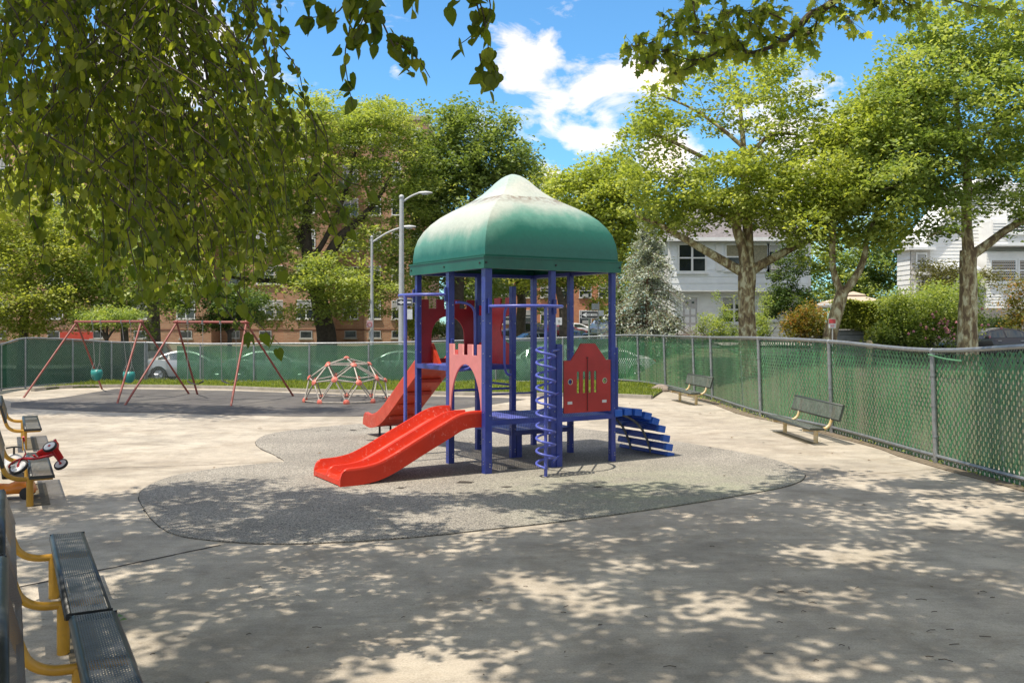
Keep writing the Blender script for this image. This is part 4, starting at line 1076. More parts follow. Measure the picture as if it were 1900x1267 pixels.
rk = MB(); rc = G(1226, 726); n = 14
for a in range(8):
    for b_ in range(n):
        ph = math.pi/2*(1-a/7); th = 6.283*b_/n; rr = .27*(1+.16*math.sin(3*th+a)+.1*math.sin(5*th))
        rk.v.append((rc.x+rr*math.cos(ph)*math.cos(th)*1.3, rc.y+rr*math.cos(ph)*math.sin(th), -.02+.26*math.sin(ph)))
rk.f = [(a*n+b_, a*n+(b_+1) % n, (a+1)*n+(b_+1) % n, (a+1)*n+b_) for a in range(7) for b_ in range(n)]
rk.f = [tuple(reversed(f)) for f in rk.f]
tag(rk.build('rock', mat('pinkish_rock', (.34, .27, .22), .9, 0, .2, 6, .5, 20)), 'rounded pinkish grey boulder at the end of the grass strip', 'rock')

# ------------------------------------------------------------------ leaves and trees
def leaves(name, cen, size, m, var, parent, up=.6, asp=.62, droop=0.0, down=None):
    """kite shaped, slightly folded leaves at the points cen"""
    N = len(cen); nrm = rng.normal(size=(N, 3)); nrm /= np.linalg.norm(nrm, axis=1)[:, None]; nrm[:, 2] = np.abs(nrm[:, 2])+up
    nrm /= np.linalg.norm(nrm, axis=1)[:, None]
    a = rng.normal(size=(N, 3)); a[:, 2] -= droop; a -= nrm*np.sum(a*nrm, 1)[:, None]; a /= np.linalg.norm(a, axis=1)[:, None]+1e-9
    b = np.cross(nrm, a); s = (size*rng.uniform(.6, 1.3, N))[:, None]
    V = np.stack([cen-a*s*.5, cen+b*s*.5*asp+nrm*s*.10-a*s*.08, cen+a*s*.5, cen-b*s*.5*asp+nrm*s*.10-a*s*.08], 1).reshape(-1, 3)
    return np_faces(name, V, 4, m, var, parent)

def blobpts(blobs, n):
    """points in a union of ellipsoids, biased to their shells; blobs: (centre, radii, weight)"""
    w = np.array([b[2]*(b[1][0]*b[1][1]*b[1][2])**.75 for b in blobs]); w = w/w.sum(); out = []
    for (c, r, _), k in zip(blobs, rng.multinomial(n, w)):
        d = rng.normal(size=(k, 3)); d /= np.linalg.norm(d, axis=1)[:, None]; rad = rng.uniform(.15, 1, k)**.5
        lump = 1+.16*np.sin(d[:, 0]*5+c[0])*np.sin(d[:, 1]*6+c[1]*2)+.12*np.sin(d[:, 2]*7+c[2]+d[:, 0]*4)
        out.append(np.array(c)+d*(rad*lump)[:, None]*np.array(r))
    return np.concatenate(out)

def tree(name, label, cat, limbs, blobs, ncl, nleaf, lsize, clr, mleaf, mbark, group=None, up=.6, flat=.55, tr=.3, droop=0, asp=.62, thin=1.0, parent_loc=None):
    """limbs: list of polylines [(x,y,z,r)...]; the first is the trunk"""
    base = limbs[0][0]; t = thing(name, label, cat, (base[0], base[1], base[2]), group)
    k = MB(); nodes = []
    for li in limbs:
        pp = smooth_open([Vector(p[:3]) for p in li], 4); rr = np.interp(np.linspace(0, len(li)-1, len(pp)), range(len(li)), [p[3] for p in li])
        k.tube(pp, list(rr), 10 if rr[0] > .12 else 6)
        st = 0 if li is not limbs[0] else int(len(pp)*.45)
        for p, r in list(zip(pp, rr))[st:]: nodes.append((p.x, p.y, p.z, min(r, .12)))
    cl = blobpts(blobs, ncl)
    ctr = np.array([n[:3] for n in nodes]).mean(0)
    order = np.argsort(np.min(np.linalg.norm(cl[:, None]-np.array([n[:3] for n in nodes])[None], axis=2), axis=1))
    N = np.array(nodes)
    for i in order:
        c = cl[i]; d = np.linalg.norm(N[:, :3]-c, axis=1)+np.maximum(0, N[:, 2]-c[2])*.6; j = int(np.argmin(d)); s = N[j]
        L_ = np.linalg.norm(c-s[:3])
        if L_ < .05: continue
        r0 = min(s[3]*.75, .012+.018*L_)*thin; mid = (s[:3]+c)/2+rng.normal(0, .10*L_, 3)+np.array([0, 0, .06*L_])
        k.tube([Vector(s[:3]), Vector(mid), Vector(c)], [r0, r0*.75, r0*.4], 4)
        N = np.vstack([N, [*mid, r0*.8], [*c, r0*.5]])
    k.build('trunk', mbark, t, ang=60)
    per = max(1, nleaf//ncl); cv = rng.uniform(-.3, .3, ncl); rad = clr*rng.uniform(.6, 1.35, ncl)
    off = rng.normal(0, 1, (ncl, per, 3)); off /= np.maximum(1, np.linalg.norm(off, axis=2, keepdims=True)/1.9)
    pts = cl[:, None]+off*rad[:, None, None]*np.array([1, 1, flat])*.62
    var = np.clip(.5+cv[:, None]+rng.normal(0, .17, (ncl, per)), 0, 1)
    leaves('crown', pts.reshape(-1, 3), lsize, mleaf, var.ravel(), t, up, asp, droop)
    return t

M_bark = mat('dark_bark', (.085, .065, .048), .9, 0, .25, 5, .6, 25)
def mottled_bark():
    m = bpy.data.materials.new('mottled_plane_bark'); m.use_nodes = True; t = NT(m.node_tree); b = t.n['Principled BSDF']; tc = t.node('ShaderNodeTexCoord').outputs['Object']
    mp = t.node('ShaderNodeMapping', i_Vector=tc); mp.inputs['Scale'].default_value = (1, 1, .45)
    n1 = t.noise(mp.outputs[0], 5.5, 5, .55, .5); n2 = t.noise(mp.outputs[0], 9, 4, .6, .3)
    c = t.ramp(n1, [(.42, (.13, .085, .045)), (.47, (.27, .20, .10)), (.54, (.34, .28, .15)), (.58, (.52, .47, .30))])
    c = t.mix(t.ramp(n2, [(.56, 0), (.60, .7)]), c, (.16, .11, .06))
    t.l.new(c, b.inputs['Base Color']); b.inputs['Roughness'].default_value = .85
    bn = t.node('ShaderNodeBump', i_Strength=.6, i_Height=n1); bn.inputs['Distance'].default_value = .04; t.l.new(bn.outputs[0], b.inputs['Normal']); return m
M_bark_p = mottled_bark()
M_bark_old = mat('plane_bark', (.40, .34, .19), .85, 0, .2, 2.2, .5, 14, col2=(.20, .12, .065))
M_bark_g = mat('grey_bark', (.16, .13, .10), .9, 0, .25, 5, .6, 25)
LM_locust = leafmat('locust_leaves', (.13, .18, .05), (.25, .31, .085), (.42, .45, .15), 0.45)
LM_maple = leafmat('maple_leaves', (.09, .14, .04), (.17, .23, .07), (.30, .36, .14), 0.4)
LM_plane = leafmat('plane_leaves', (.12, .165, .035), (.27, .325, .075), (.47, .50, .15), 0.45)
LM_green = leafmat('fresh_leaves', (.12, .18, .05), (.24, .31, .09), (.43, .47, .18), 0.45)
LM_dark = leafmat('dark_leaves', (.035, .07, .02), (.08, .135, .035), (.17, .22, .06), 0.35)
LM_spruce = leafmat('blue_spruce_needles', (.16, .19, .16), (.34, .38, .33), (.56, .60, .55), 0.2)
LM_red = leafmat('autumn_leaves', (.08, .10, .02), (.19, .19, .035), (.46, .20, .05), 0.35)
LM_yg = leafmat('yellow_green_leaves', (.14, .18, .04), (.30, .34, .075), (.52, .52, .16), 0.45)
LM_near = leafmat('linden_leaves', (.045, .075, .008), (.135, .165, .022), (.34, .36, .06), 0.64, .42)
LM_nearp = leafmat('near_plane_leaves', (.08, .12, .022), (.22, .27, .055), (.40, .42, .10), 0.6, .45)
def B(px, py, Y, rx, ry, rz=None, w=1.0, dy=0):
    """crown ellipsoid given by its centre in view and its radii in metres"""
    s = Y/FPX; return ((PX(px, Y), Y+dy, PZ(py, Y)), (rx*s, ry if ry else rx*s, (rz if rz else rx)*s), w)
def Lm(Y, *pts, dy=0):
    n = len(pts); return [(PX(p[0], Y), Y+dy*i/max(1, n-1), PZ(p[1], Y), p[2]) for i, p in enumerate(pts)]
def gbase(px, Y): x = PX(px, Y); return (x, Y, float(gz(x, Y))-.1)
def trunk(px, Y, r, *pts): return [(*gbase(px, Y), r*1.15)] + Lm(Y, *pts)

soil = []
for i, p in enumerate(soil_dp): soil.append((p.x+.05, p.y))
for p in reversed(soil_dp): soil.append((p.x-.13-.12*random.random()-(.1 if p.y > 22 else 0), p.y))
tag(sheet('soil_strip', soil, .004, mat('dark_soil', (.13, .10, .07), .95, 0, .25, 9, .6, 40, col2=(.20, .16, .11)), thick=.012), kind='structure')
wd = []
for p in soil_dp:
    for q in range(26 if p.y > 20 else 12):
        if rng.random() < .5: wd.append((p.x-.08+rng.normal(0, .06), p.y+rng.normal(0, .4), .03+abs(rng.normal(0, .035))))
tag(leaves('weeds', np.array(wd), .06, LM_locust, rng.random(len(wd)), None), 'low weeds and dead leaves along the foot of the right fence', 'weeds', kind='stuff')
GT = 'trees beyond the back fence'
# honey locust in front of the brick building
Y = 56
tree('honey_locust', 'tall feathery honey locust in front of the brick building, left of the street lamps', 'tree',
     [trunk(606, Y, .62, (606, 625, .60), (598, 585, .55), (588, 540, .48), (575, 500, .38), (568, 440, .34), (572, 380, .26), (590, 300, .14), (600, 240, .07)),
      Lm(Y, (588, 540, .40), (608, 480, .36), (632, 440, .30), (665, 410, .22), (700, 370, .14), (730, 320, .07)), Lm(Y, (570, 470, .2), (555, 440, .16), (530, 400, .12), (505, 350, .07)),
      Lm(Y, (580, 522, .2), (530, 522, .16), (460, 518, .12), (400, 510, .06)), Lm(Y, (575, 480, .2), (600, 450, .16), (640, 360, .13), (660, 280, .07))],
     [B(620, 235, Y, 110, 4, 50), B(545, 230, Y, 65, 3.5, 55), B(700, 240, Y, 75, 3.5, 58), B(610, 320, Y, 150, 4, 70, .7), B(740, 330, Y, 75, 3, 75, .7), B(500, 320, Y, 60, 3, 80, .6),
      B(640, 530, Y, 105, 3, 55, .9, -3), B(600, 505, Y, 70, 3, 35, .7, -3), B(470, 500, Y, 75, 3, 50, .5), B(540, 420, Y, 60, 3, 50, .4), B(705, 430, Y, 70, 3, 70, .5), B(720, 530, Y, 60, 3, 60, .6, 1), B(510, 430, Y, 55, 3, 70, .7), B(770, 420, Y, 50, 3, 60, .6, 1), B(450, 560, Y, 45, 2, 40, .6), B(670, 560, Y, 50, 2, 40, .7, -2), B(640, 420, Y, 60, 3, 40, .5, 1.5), B(560, 350, Y, 80, 3, 50, .7), B(600, 590, Y, 60, 2, 22, .5, -3), B(500, 590, Y, 40, 2, 25, .6)],
     940, 58000, .25, .78, LM_locust, M_bark, GT, flat=.38, asp=.45, droop=.5)
Y = 60
tree('maple', 'dense dark green maple behind the tower roof, right of the street lamps', 'tree',
     [trunk(853, Y, .5, (850, 600, .45), (850, 520, .4), (862, 440, .34), (880, 360, .24), (890, 280, .12)), Lm(Y, (850, 520, .3), (810, 430, .2), (800, 350, .12)), Lm(Y, (858, 470, .3), (920, 380, .2), (960, 320, .1))],
     [B(850, 240, Y, 60, 4, 55), B(915, 290, Y, 75, 4, 70), B(800, 330, Y, 60, 4, 90), B(880, 370, Y, 100, 4, 90, .8), B(965, 330, Y, 40, 3, 45), B(850, 215, Y, 28, 2, 28), B(800, 470, Y, 45, 3, 90, .6), B(870, 520, Y, 80, 3, 60, .5, 2), B(760, 430, Y, 45, 3, 90, .6)],
     460, 34000, .28, .82, LM_maple, M_bark, GT, flat=.7)
Y = 66
tree('street_tree', 'green street tree seen under the tower roof beside the one way sign', 'tree',
     [trunk(1047, Y, .38, (1046, 600, .32), (1043, 565, .28), (1030, 520, .18), (1015, 480, .1)), Lm(Y, (1044, 570, .2), (1062, 530, .14), (1085, 480, .08))],
     [B(1000, 520, Y, 60, 3, 40, .8), B(1090, 500, Y, 65, 3, 45, .9), B(1040, 430, Y, 90, 4, 60), B(1120, 560, Y, 28, 2, 40, .6), B(1000, 360, Y, 60, 3, 50)],
     260, 18000, .25, .75, LM_yg, M_bark_g, GT)
Y = 70
tree('street_tree', 'darker street tree with grey trunk seen between the tower posts', 'tree',
     [trunk(967, Y, .42, (966, 600, .38), (968, 560, .34), (962, 520, .28), (950, 470, .14)), Lm(Y, (967, 550, .2), (990, 500, .12))],
     [B(950, 520, Y, 60, 3, 32, .8), B(900, 530, Y, 50, 3, 35, .8), B(960, 460, Y, 90, 4, 50), B(905, 570, Y, 30, 2, 30, .5), B(1005, 580, Y, 12, 1, 26, .4)],
     220, 14000, .25, .75, LM_green, M_bark_g, GT)
Y = 50
tree('plane_tree', 'yellow-green plane tree left of the blue spruce, behind the tower roof', 'tree',
     [trunk(1150, Y, .3, (1145, 560, .28), (1130, 480, .24), (1110, 420, .18), (1090, 360, .1)), Lm(Y, (1130, 470, .16), (1160, 400, .12), (1180, 350, .07))],
     [B(1080, 370, Y, 65, 3, 55), B(1130, 340, Y, 60, 3, 60), B(1170, 400, Y, 60, 3, 70, .9), B(1060, 430, Y, 50, 3, 50, .8), B(1120, 450, Y, 60, 3, 50, .7), B(1040, 345, Y, 28, 2, 22, .8)],
     300, 19000, .24, .7, LM_plane, M_bark_p, GT)
# near plane trees on the right pavement
GP = 'plane trees along the right street'
Y = 38
tree('plane_tree', 'plane tree with mottled forked trunk directly before the white house', 'tree',
     [trunk(1388, Y, .40, (1387, 620, .37), (1385, 560, .34), (1386, 520, .38), (1386, 497, .36)),
      Lm(Y, (1384, 508, .24), (1355, 492, .20), (1300, 460, .16), (1250, 432, .13), (1225, 418, .09), (1180, 400, .05)),
      Lm(Y, (1390, 505, .24), (1420, 487, .18), (1470, 460, .15), (1520, 435, .11), (1560, 400, .07), (1600, 380, .04)),
      Lm(Y, (1386, 505, .28), (1378, 460, .22), (1366, 420, .19), (1372, 395, .16), (1355, 380, .1), (1320, 360, .06)),
      Lm(Y, (1390, 500, .24), (1391, 430, .22), (1392, 350, .17), (1391, 280, .13), (1388, 200, .08), (1385, 130, .04), dy=1.5),
      Lm(Y, (1391, 285, .1), (1340, 240, .08), (1280, 200, .05), (1220, 175, .03)), Lm(Y, (1391, 290, .1), (1430, 250, .08), (1480, 250, .05)),
      Lm(Y, (1385, 330, .1), (1300, 290, .09), (1240, 260, .07), (1180, 240, .04)), Lm(Y, (1368, 410, .1), (1300, 380, .07), (1250, 330, .05))],
     [B(1390, 130, Y, 75, 3, 55, .5), B(1290, 120, Y, 60, 3, 50, .38), B(1470, 150, Y, 55, 3, 55, .5), B(1230, 200, Y, 70, 3, 60, .55), B(1380, 210, Y, 100, 4, 60, .38), B(1200, 260, Y, 55, 3, 50, .6),
      B(1340, 350, Y, 130, 4, 60, .95), B(1450, 340, Y, 110, 4, 70, .85), B(1220, 350, Y, 80, 3, 55, .9), B(1270, 400, Y, 75, 3, 35, .7), B(1500, 250, Y, 70, 3, 60, .55), B(1530, 390, Y, 65, 3, 40, .6), B(1400, 410, Y, 60, 3, 25, .5)],
     600, 30000, .20, .56, LM_plane, M_bark_p, GP, thin=1.2)
Y = 36
tree('plane_tree', 'leaning plane tree right of the white house, by the red and white sign', 'tree',
     [trunk(1536, Y, .30, (1540, 625, .28), (1552, 580, .26), (1562, 545, .25)), Lm(Y, (1562, 548, .18), (1590, 510, .15), (1604, 475, .12), (1612, 430, .08), (1640, 380, .05)),
      Lm(Y, (1561, 546, .16), (1546, 500, .13), (1545, 440, .12), (1550, 380, .10), (1560, 300, .07), (1590, 230, .04))],
     [B(1560, 330, Y, 90, 3, 70, .8), B(1640, 300, Y, 80, 3, 90, .8), B(1560, 240, Y, 60, 3, 60, .6), B(1500, 420, Y, 70, 3, 40, .6), B(1600, 420, Y, 85, 3, 50, .8), B(1530, 480, Y, 40, 2, 25, .35), B(1660, 200, Y, 60, 3, 60, .7), B(1590, 200, Y, 30, 2, 30, .4), B(1600, 260, Y, 60, 3, 60, .8), B(1540, 370, Y, 60, 3, 50, .8)],
     440, 25000, .20, .58, LM_plane, M_bark_p, GP)
Y = 34
tree('plane_tree', 'large green tree at the right edge, its low limb reaching over the grey house', 'tree',
     [trunk(1795, Y, .36, (1795, 600, .34), (1797, 540, .31), (1796, 500, .30), (1797, 465, .30)), Lm(Y, (1800, 475, .20), (1830, 455, .17), (1870, 425, .14), (1920, 400, .11), (1990, 380, .07)),
      Lm(Y, (1797, 470, .22), (1793, 400, .18), (1795, 330, .15), (1780, 240, .12), (1770, 150, .07), (1760, 60, .03)), Lm(Y, (1795, 370, .1), (1740, 345, .08), (1700, 340, .05), (1640, 350, .03)),
      Lm(Y, (1790, 300, .1), (1850, 230, .08), (1900, 190, .05)), Lm(Y, (1785, 260, .1), (1720, 200, .07), (1680, 150, .04)), Lm(Y, (1797, 440, .1), (1760, 425, .07), (1720, 440, .04))],
     [B(1800, 60, Y, 130, 3, 70, .9), B(1900, 120, Y, 120, 4, 90), B(1720, 130, Y, 90, 3, 80, .9), B(1660, 200, Y, 80, 3, 70, .9), B(1800, 220, Y, 140, 4, 90, .9), B(1900, 270, Y, 90, 3, 80, .9), B(1700, 300, Y, 110, 3, 70), B(1640, 350, Y, 80, 3, 50, .8),
      B(1790, 340, Y, 90, 3, 60, .7), B(1740, 400, Y, 60, 2.4, 45, .7), B(1890, 350, Y, 60, 3, 40, .7), B(1780, 415, Y, 35, 2, 28, .6), B(1910, 410, Y, 50, 2, 28, .35)],
     820, 52000, .18, .58, LM_green, M_bark_p, GP, flat=.45)
# blue spruce: whorls of drooping boughs
Y = 46
def spruce():
    b = gbase(1202, Y); t = thing('blue_spruce', 'silvery blue spruce between the tower roof and the white house', 'tree', b, GT)
    k = MB(); H = PZ(400, Y)-b[2]; k.tube([Vector(b), Vector(b)+EZ*H], [.17, .03], 8); pts = []; var = []
    for z in np.arange(1.3, H, .20):
        R_ = (1-(z/H)**1.5)*2.3+.15; nb = 10
        for q in range(nb):
            a = rng.uniform(0, 6.283); l_ = R_*rng.uniform(.55, 1.2); d = Vector((math.cos(a), math.sin(a), 0)); p0 = Vector(b)+EZ*z
            p1 = p0+d*l_*.6-EZ*.05*l_; p2 = p0+d*l_-EZ*.30*l_; k.tube([p0, p1, p2], [.025, .016, .006], 4)
            v = rng.uniform(-.25, .3)
            for f in np.linspace(.25, 1, 9):
                c = p0.lerp(p1, f*1.6) if f < .62 else p1.lerp(p2, (f-.62)/.38)
                for _ in range(9):
                    pts.append((c.x+rng.normal(0, .13), c.y+rng.normal(0, .13), c.z+rng.normal(-.05, .09))); var.append(np.clip(.5+v+rng.normal(0, .15), 0, 1))
    k.build('trunk', mat('spruce_bark', (.20, .12, .08), .9), t); leaves('crown', np.array(pts), .15, LM_spruce, np.array(var), t, .3, .35)
spruce()
# left side trees
GL = 'trees behind the left fence'
Y = 44
tree('young_tree', 'bright green tree at the left edge behind the dark green fence', 'tree', [trunk(40, Y, .22, (45, 600, .2), (50, 540, .17), (60, 480, .1)), Lm(Y, (48, 560, .08), (0, 590, .06), (-40, 600, .03))],
     [B(40, 560, Y, 90, 3, 60), B(-20, 500, Y, 90, 3, 110), B(110, 545, Y, 55, 3, 60, .9), B(60, 470, Y, 100, 3, 60), B(20, 612, Y, 60, 2, 24, .9), B(100, 595, Y, 45, 2, 22, .6), B(50, 390, Y, 120, 3, 70, .8)], 330, 30000, .17, .7, LM_yg, M_bark_g, GL)
Y = 47
tree('young_tree', 'mid green tree behind the swings, under the overhanging linden twigs', 'tree', [trunk(235, Y, .2, (230, 600, .18), (225, 540, .15), (215, 470, .1))],
     [B(180, 530, Y, 75, 3, 60), B(240, 560, Y, 60, 3, 40), B(260, 480, Y, 80, 3, 70), B(150, 440, Y, 90, 3, 70), B(330, 520, Y, 55, 3, 50, .8)], 260, 20000, .19, .75, LM_green, M_bark_g, GL)
Y = 52
tree('background_tree', 'tall bright green tree showing through the hanging linden twigs', 'tree', [trunk(285, Y, .4, (285, 600, .36), (280, 480, .3), (270, 350, .2), (250, 220, .1)), Lm(Y, (282, 500, .2), (340, 420, .14), (400, 360, .07)), Lm(Y, (280, 450, .2), (200, 380, .14), (140, 300, .07))],
     [B(120, 230, Y, 110, 3, 90), B(260, 200, Y, 100, 3, 90, .8), B(380, 300, Y, 90, 3, 80), B(250, 350, Y, 120, 3, 80), B(100, 360, Y, 100, 3, 70, .8), B(420, 420, Y, 70, 3, 60), B(330, 460, Y, 80, 3, 50), B(440, 230, Y, 50, 3, 50, .6)], 420, 28000, .26, .85, LM_yg, M_bark_g, GL)
Y = 43
tree('ornamental_tree', 'small fan-shaped ornamental tree with splayed trunks behind the left swing set', 'tree',
     [trunk(198, Y, .10, (198, 628, .09), (197, 618, .08)), Lm(Y, (197, 630, .06), (180, 610, .05), (160, 600, .03)), Lm(Y, (198, 630, .06), (215, 608, .05), (240, 598, .03)), Lm(Y, (197, 628, .06), (200, 605, .05), (205, 595, .03)), Lm(Y, (197, 628, .06), (188, 606, .05), (185, 595, .03))],
     [B(200, 590, Y, 55, 1.6, 20), B(160, 596, Y, 30, 1.2, 14), B(240, 592, Y, 32, 1.2, 16)], 90, 7000, .12, .42, LM_green, M_bark, GL)
Y = 47
tree('ornamental_tree', 'small dark tree with forked trunk behind the right swing set', 'tree',
     [trunk(426, Y, .12, (426, 625, .11), (424, 612, .09)), Lm(Y, (425, 620, .08), (412, 600, .06), (400, 585, .03)), Lm(Y, (425, 620, .08), (442, 598, .06), (450, 580, .03))],
     [B(425, 572, Y, 45, 1.8, 32), B(390, 598, Y, 35, 1.4, 16, .8), B(460, 560, Y, 35, 1.6, 34, .9), B(400, 545, Y, 40, 1.6, 25)], 120, 9000, .15, .5, LM_dark, M_bark, GL)
Y = 26
tree('shade_tree', 'tall tree behind the left trees that shades the rubber tiles by the swings', 'tree',
     [[(-22, 25, -.1, .4), (-21.5, 25, 4, .34), (-19, 24.8, 8, .26), (-15, 24, 10.5, .15), (-11, 23, 11.3, .06)]],
     [((-16.5, 22.5, 11.2), (3.2, 1.7, 1.6), 1), ((-12.2, 21.8, 10.4), (3.2, 1.6, 1.3), 1), ((-20, 24, 10), (3, 3, 3), 1), ((-9.5, 21.9, 11.2), (1.6, .9, .8), .8)], 240, 24000, .17, .6, LM_dark, M_bark, None)
Y = 88
for px, lab, lm, bl in [(1560, 'far green tree mass between the white house and the grey house', LM_green, [B(1520, 500, Y, 70, 4, 60), B(1590, 470, Y, 90, 5, 80), B(1640, 530, Y, 50, 4, 50), B(1560, 560, Y, 80, 4, 40)]),
                        (1680, 'far darker tree behind the grey house', LM_dark, [B(1650, 470, Y, 60, 4, 60), B(1700, 420, Y, 70, 4, 70), B(1620, 540, Y, 60, 4, 40), B(1500, 540, Y, 50, 4, 60), B(1600, 490, Y, 50, 4, 50), B(1690, 500, Y, 40, 4, 60)]),
                        (700, 'far tree rising behind the brick building', LM_maple, [B(740, 300, Y, 60, 4, 80), B(700, 250, Y, 60, 4, 60)]),
                        (1180, 'far tree at the end of the side street behind the spruce', LM_green, [B(1180, 520, Y, 70, 4, 60), B(1120, 470, Y, 60, 4, 60), B(1230, 470, Y, 60, 4, 60)])]:
    tree('background_tree', lab, 'tree', [trunk(px, Y, .4, (px, 560, .35), (px, 500, .2))], bl, 140, 12000, .32, 1.2, lm, M_bark, 'trees far behind the houses')

# shrubs, hedges, climbers ------------------------------------------------
def shrub(name, label, cat, base, blobs, ncl, nleaf, ls, clr, lm, group=None, extra=None):
    stems = [[(base[0]+dx, base[1], base[2], .04), (base[0]+dx*2.5, base[1], base[2]+.5, .03), (base[0]+dx*5, base[1], base[2]+1.0, .015)] for dx in (-.15, 0, .16)]
    t = tree(name, label, cat, stems, blobs, ncl, nleaf, ls, clr, lm, M_bark, group, flat=.8)
    for o in t.children:
        if o.name.startswith('trunk'): o.name = 'stem'
        if o.name.startswith('crown'): o.name = 'foliage'
    return t
GS = 'shrubs in front of the houses'
Y = 52
shrub('shrub', 'light leafy shrub left of the plane trunk, before the white door', 'shrub', gbase(1320, Y), [B(1312, 605, Y, 20, 1, 26), B(1345, 600, Y, 22, 1, 30), B(1335, 620, Y, 45, 1, 12), B(1362, 570, Y, 9, .5, 26, .4), B(1330, 560, Y, 6, .4, 25, .4)], 80, 4200, .12, .34, LM_green, GS)
shrub('shrub', 'leafy shrub right of the plane trunk, before the white house window', 'shrub', gbase(1415, Y), [B(1412, 605, Y, 12, 1, 30), B(1422, 565, Y, 9, .6, 30, .5), B(1410, 550, Y, 6, .5, 25, .4)], 50, 2200, .12, .32, LM_green, GS)
Y = 55
shrub('climbing_vine', 'dark green vine climbing the right corner of the white house', 'climbing plant', gbase(1470, Y), [B(1450, 520, Y, 22, .8, 45), B(1475, 480, Y, 20, .8, 40), B(1475, 560, Y, 35, 1, 40), B(1440, 560, Y, 20, .8, 30, .8), B(1500, 590, Y, 30, 1, 30), B(1482, 440, Y, 10, .5, 25, .6)], 170, 14000, .15, .45, LM_dark)
Y = 44
shrub('autumn_shrub', 'yellow and red leaved shrub beside the leaning plane tree', 'shrub', gbase(1495, Y), [B(1490, 612, Y, 35, 1.2, 26), B(1510, 590, Y, 26, 1, 24), B(1475, 600, Y, 20, 1, 20)], 90, 7000, .12, .38, LM_red, GS)
Y = 42
def hedge():
    t = thing('hedge', 'clipped ivy-covered hedge beneath the beige pavilion roof', 'hedge', gbase(1610, Y))
    x0, x1 = PX(1552, Y), PX(1690, Y); z0, z1 = PZ(612, Y), PZ(562, Y); n = 22000
    P_ = np.stack([rng.uniform(x0, x1, n), Y+rng.uniform(-.1, 1.1, n)**1.0, rng.uniform(z0, z1, n)], 1)
    fr_ = rng.random(n) < .6; P_[fr_, 1] = Y-.12+rng.normal(0, .07, fr_.sum()); tp = rng.random(n) < .25; P_[tp, 2] = z1+rng.normal(0, .06, tp.sum())
    P_[:, 2] += .06*np.sin(P_[:, 0]*3); leaves('foliage', P_, .11, LM_yg, np.clip(rng.normal(.38, .22, n), 0, 1), t)
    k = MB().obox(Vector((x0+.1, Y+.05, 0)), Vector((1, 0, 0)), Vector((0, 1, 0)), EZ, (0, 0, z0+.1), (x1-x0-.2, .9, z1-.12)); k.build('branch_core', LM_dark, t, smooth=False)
    m = 2600; q = np.stack([rng.uniform(PX(1600, Y), x1, m), np.full(m, Y-.2), rng.uniform(PZ(632, Y), z0+.1, m)], 1); keep = q[:, 2] > z0-.75*np.abs(np.sin(q[:, 0]*2.1))-.1; leaves('trailing_ivy', q[keep], .11, LM_yg, rng.random(keep.sum()), t)
hedge()
Y = 41
shrub('rose_bush', 'large dense bush with pink roses left of the dark sedan', 'bush', gbase(1730, Y),
      [B(1690, 590, Y, 45, 1.5, 40), B(1740, 570, Y, 55, 1.5, 45), B(1700, 625, Y, 60, 1.5, 22), B(1660, 560, Y, 25, 1, 30, .6), B(1770, 600, Y, 35, 1.4, 40), B(1790, 545, Y, 30, 1, 35, .7), B(1640, 620, Y, 22, 1, 22, .8)], 380, 30000, .12, .45, LM_green, GS)
fl = MB(); rbr = np.random.default_rng(3)
for q in range(60): p = P(rbr.normal(1765, 28), rbr.normal(606, 13), Y-1.5+rbr.uniform(-.1, .4)); fl.ball(p, .065, 5, 3)
fl.build('blossoms', mat('pink_rose', (.55, .22, .26), .6), bpy.data.objects['rose_bush'])['kind'] = 'stuff'
shrub('shrub', 'brownish green shrub under the white awning of the grey house', 'shrub', gbase(1760, 46), [B(1745, 520, 46, 40, 1.2, 35), B(1830, 520, 46, 30, 1, 25, .6), B(1730, 545, 46, 30, 1, 25)], 100, 6500, .13, .42, leafmat('bronze_leaves', (.06, .06, .02), (.12, .12, .035), (.20, .19, .06), .3), GS)
shrub('shrub', 'loose reddish branches hanging before the siding at the right edge', 'shrub', gbase(1880, 44), [B(1880, 545, 44, 30, .8, 35, .6), B(1890, 590, 44, 25, .8, 20, .6)], 50, 2600, .13, .4, LM_red, GS)
shrub('shrub', 'low round shrub at the foot of the right house foundation', 'shrub', gbase(1850, 47), [B(1848, 603, 47, 32, 1, 14), B(1800, 600, 47, 20, 1, 16)], 60, 4500, .12, .35, LM_dark, GS)
shrub('shrub', 'bright shrub beside the second lamp pole near the brick building', 'shrub', gbase(765, 58), [B(765, 600, 58, 22, 1.2, 26), B(780, 575, 58, 14, 1, 20, .7)], 60, 4200, .16, .5, LM_yg, GS)
shrub('shrub', 'low dark bushes at the foot of the blue spruce', 'shrub', gbase(1215, 47), [B(1170, 600, 47, 28, 1, 22), B(1230, 605, 47, 24, 1, 22), B(1150, 570, 47, 16, 1, 26, .6)], 90, 6500, .15, .4, LM_dark, GS)
shrub('hedge', 'low clipped hedge along the foot of the brick building under the tower roof', 'hedge', gbase(860, 64), [B(840, 612, 64, 30, 1, 12), B(890, 612, 64, 35, 1, 12), B(800, 612, 64, 30, 1, 12)], 80, 5000, .17, .5, LM_dark, GS)
shrub('shrub', 'loose green shrub before the long brick wall beside the red door', 'shrub', gbase(305, 46), [B(270, 612, 46, 14, .8, 12, .7), B(330, 560, 46, 30, 1.2, 30, .8)], 40, 2600, .14, .4, LM_green, GS)

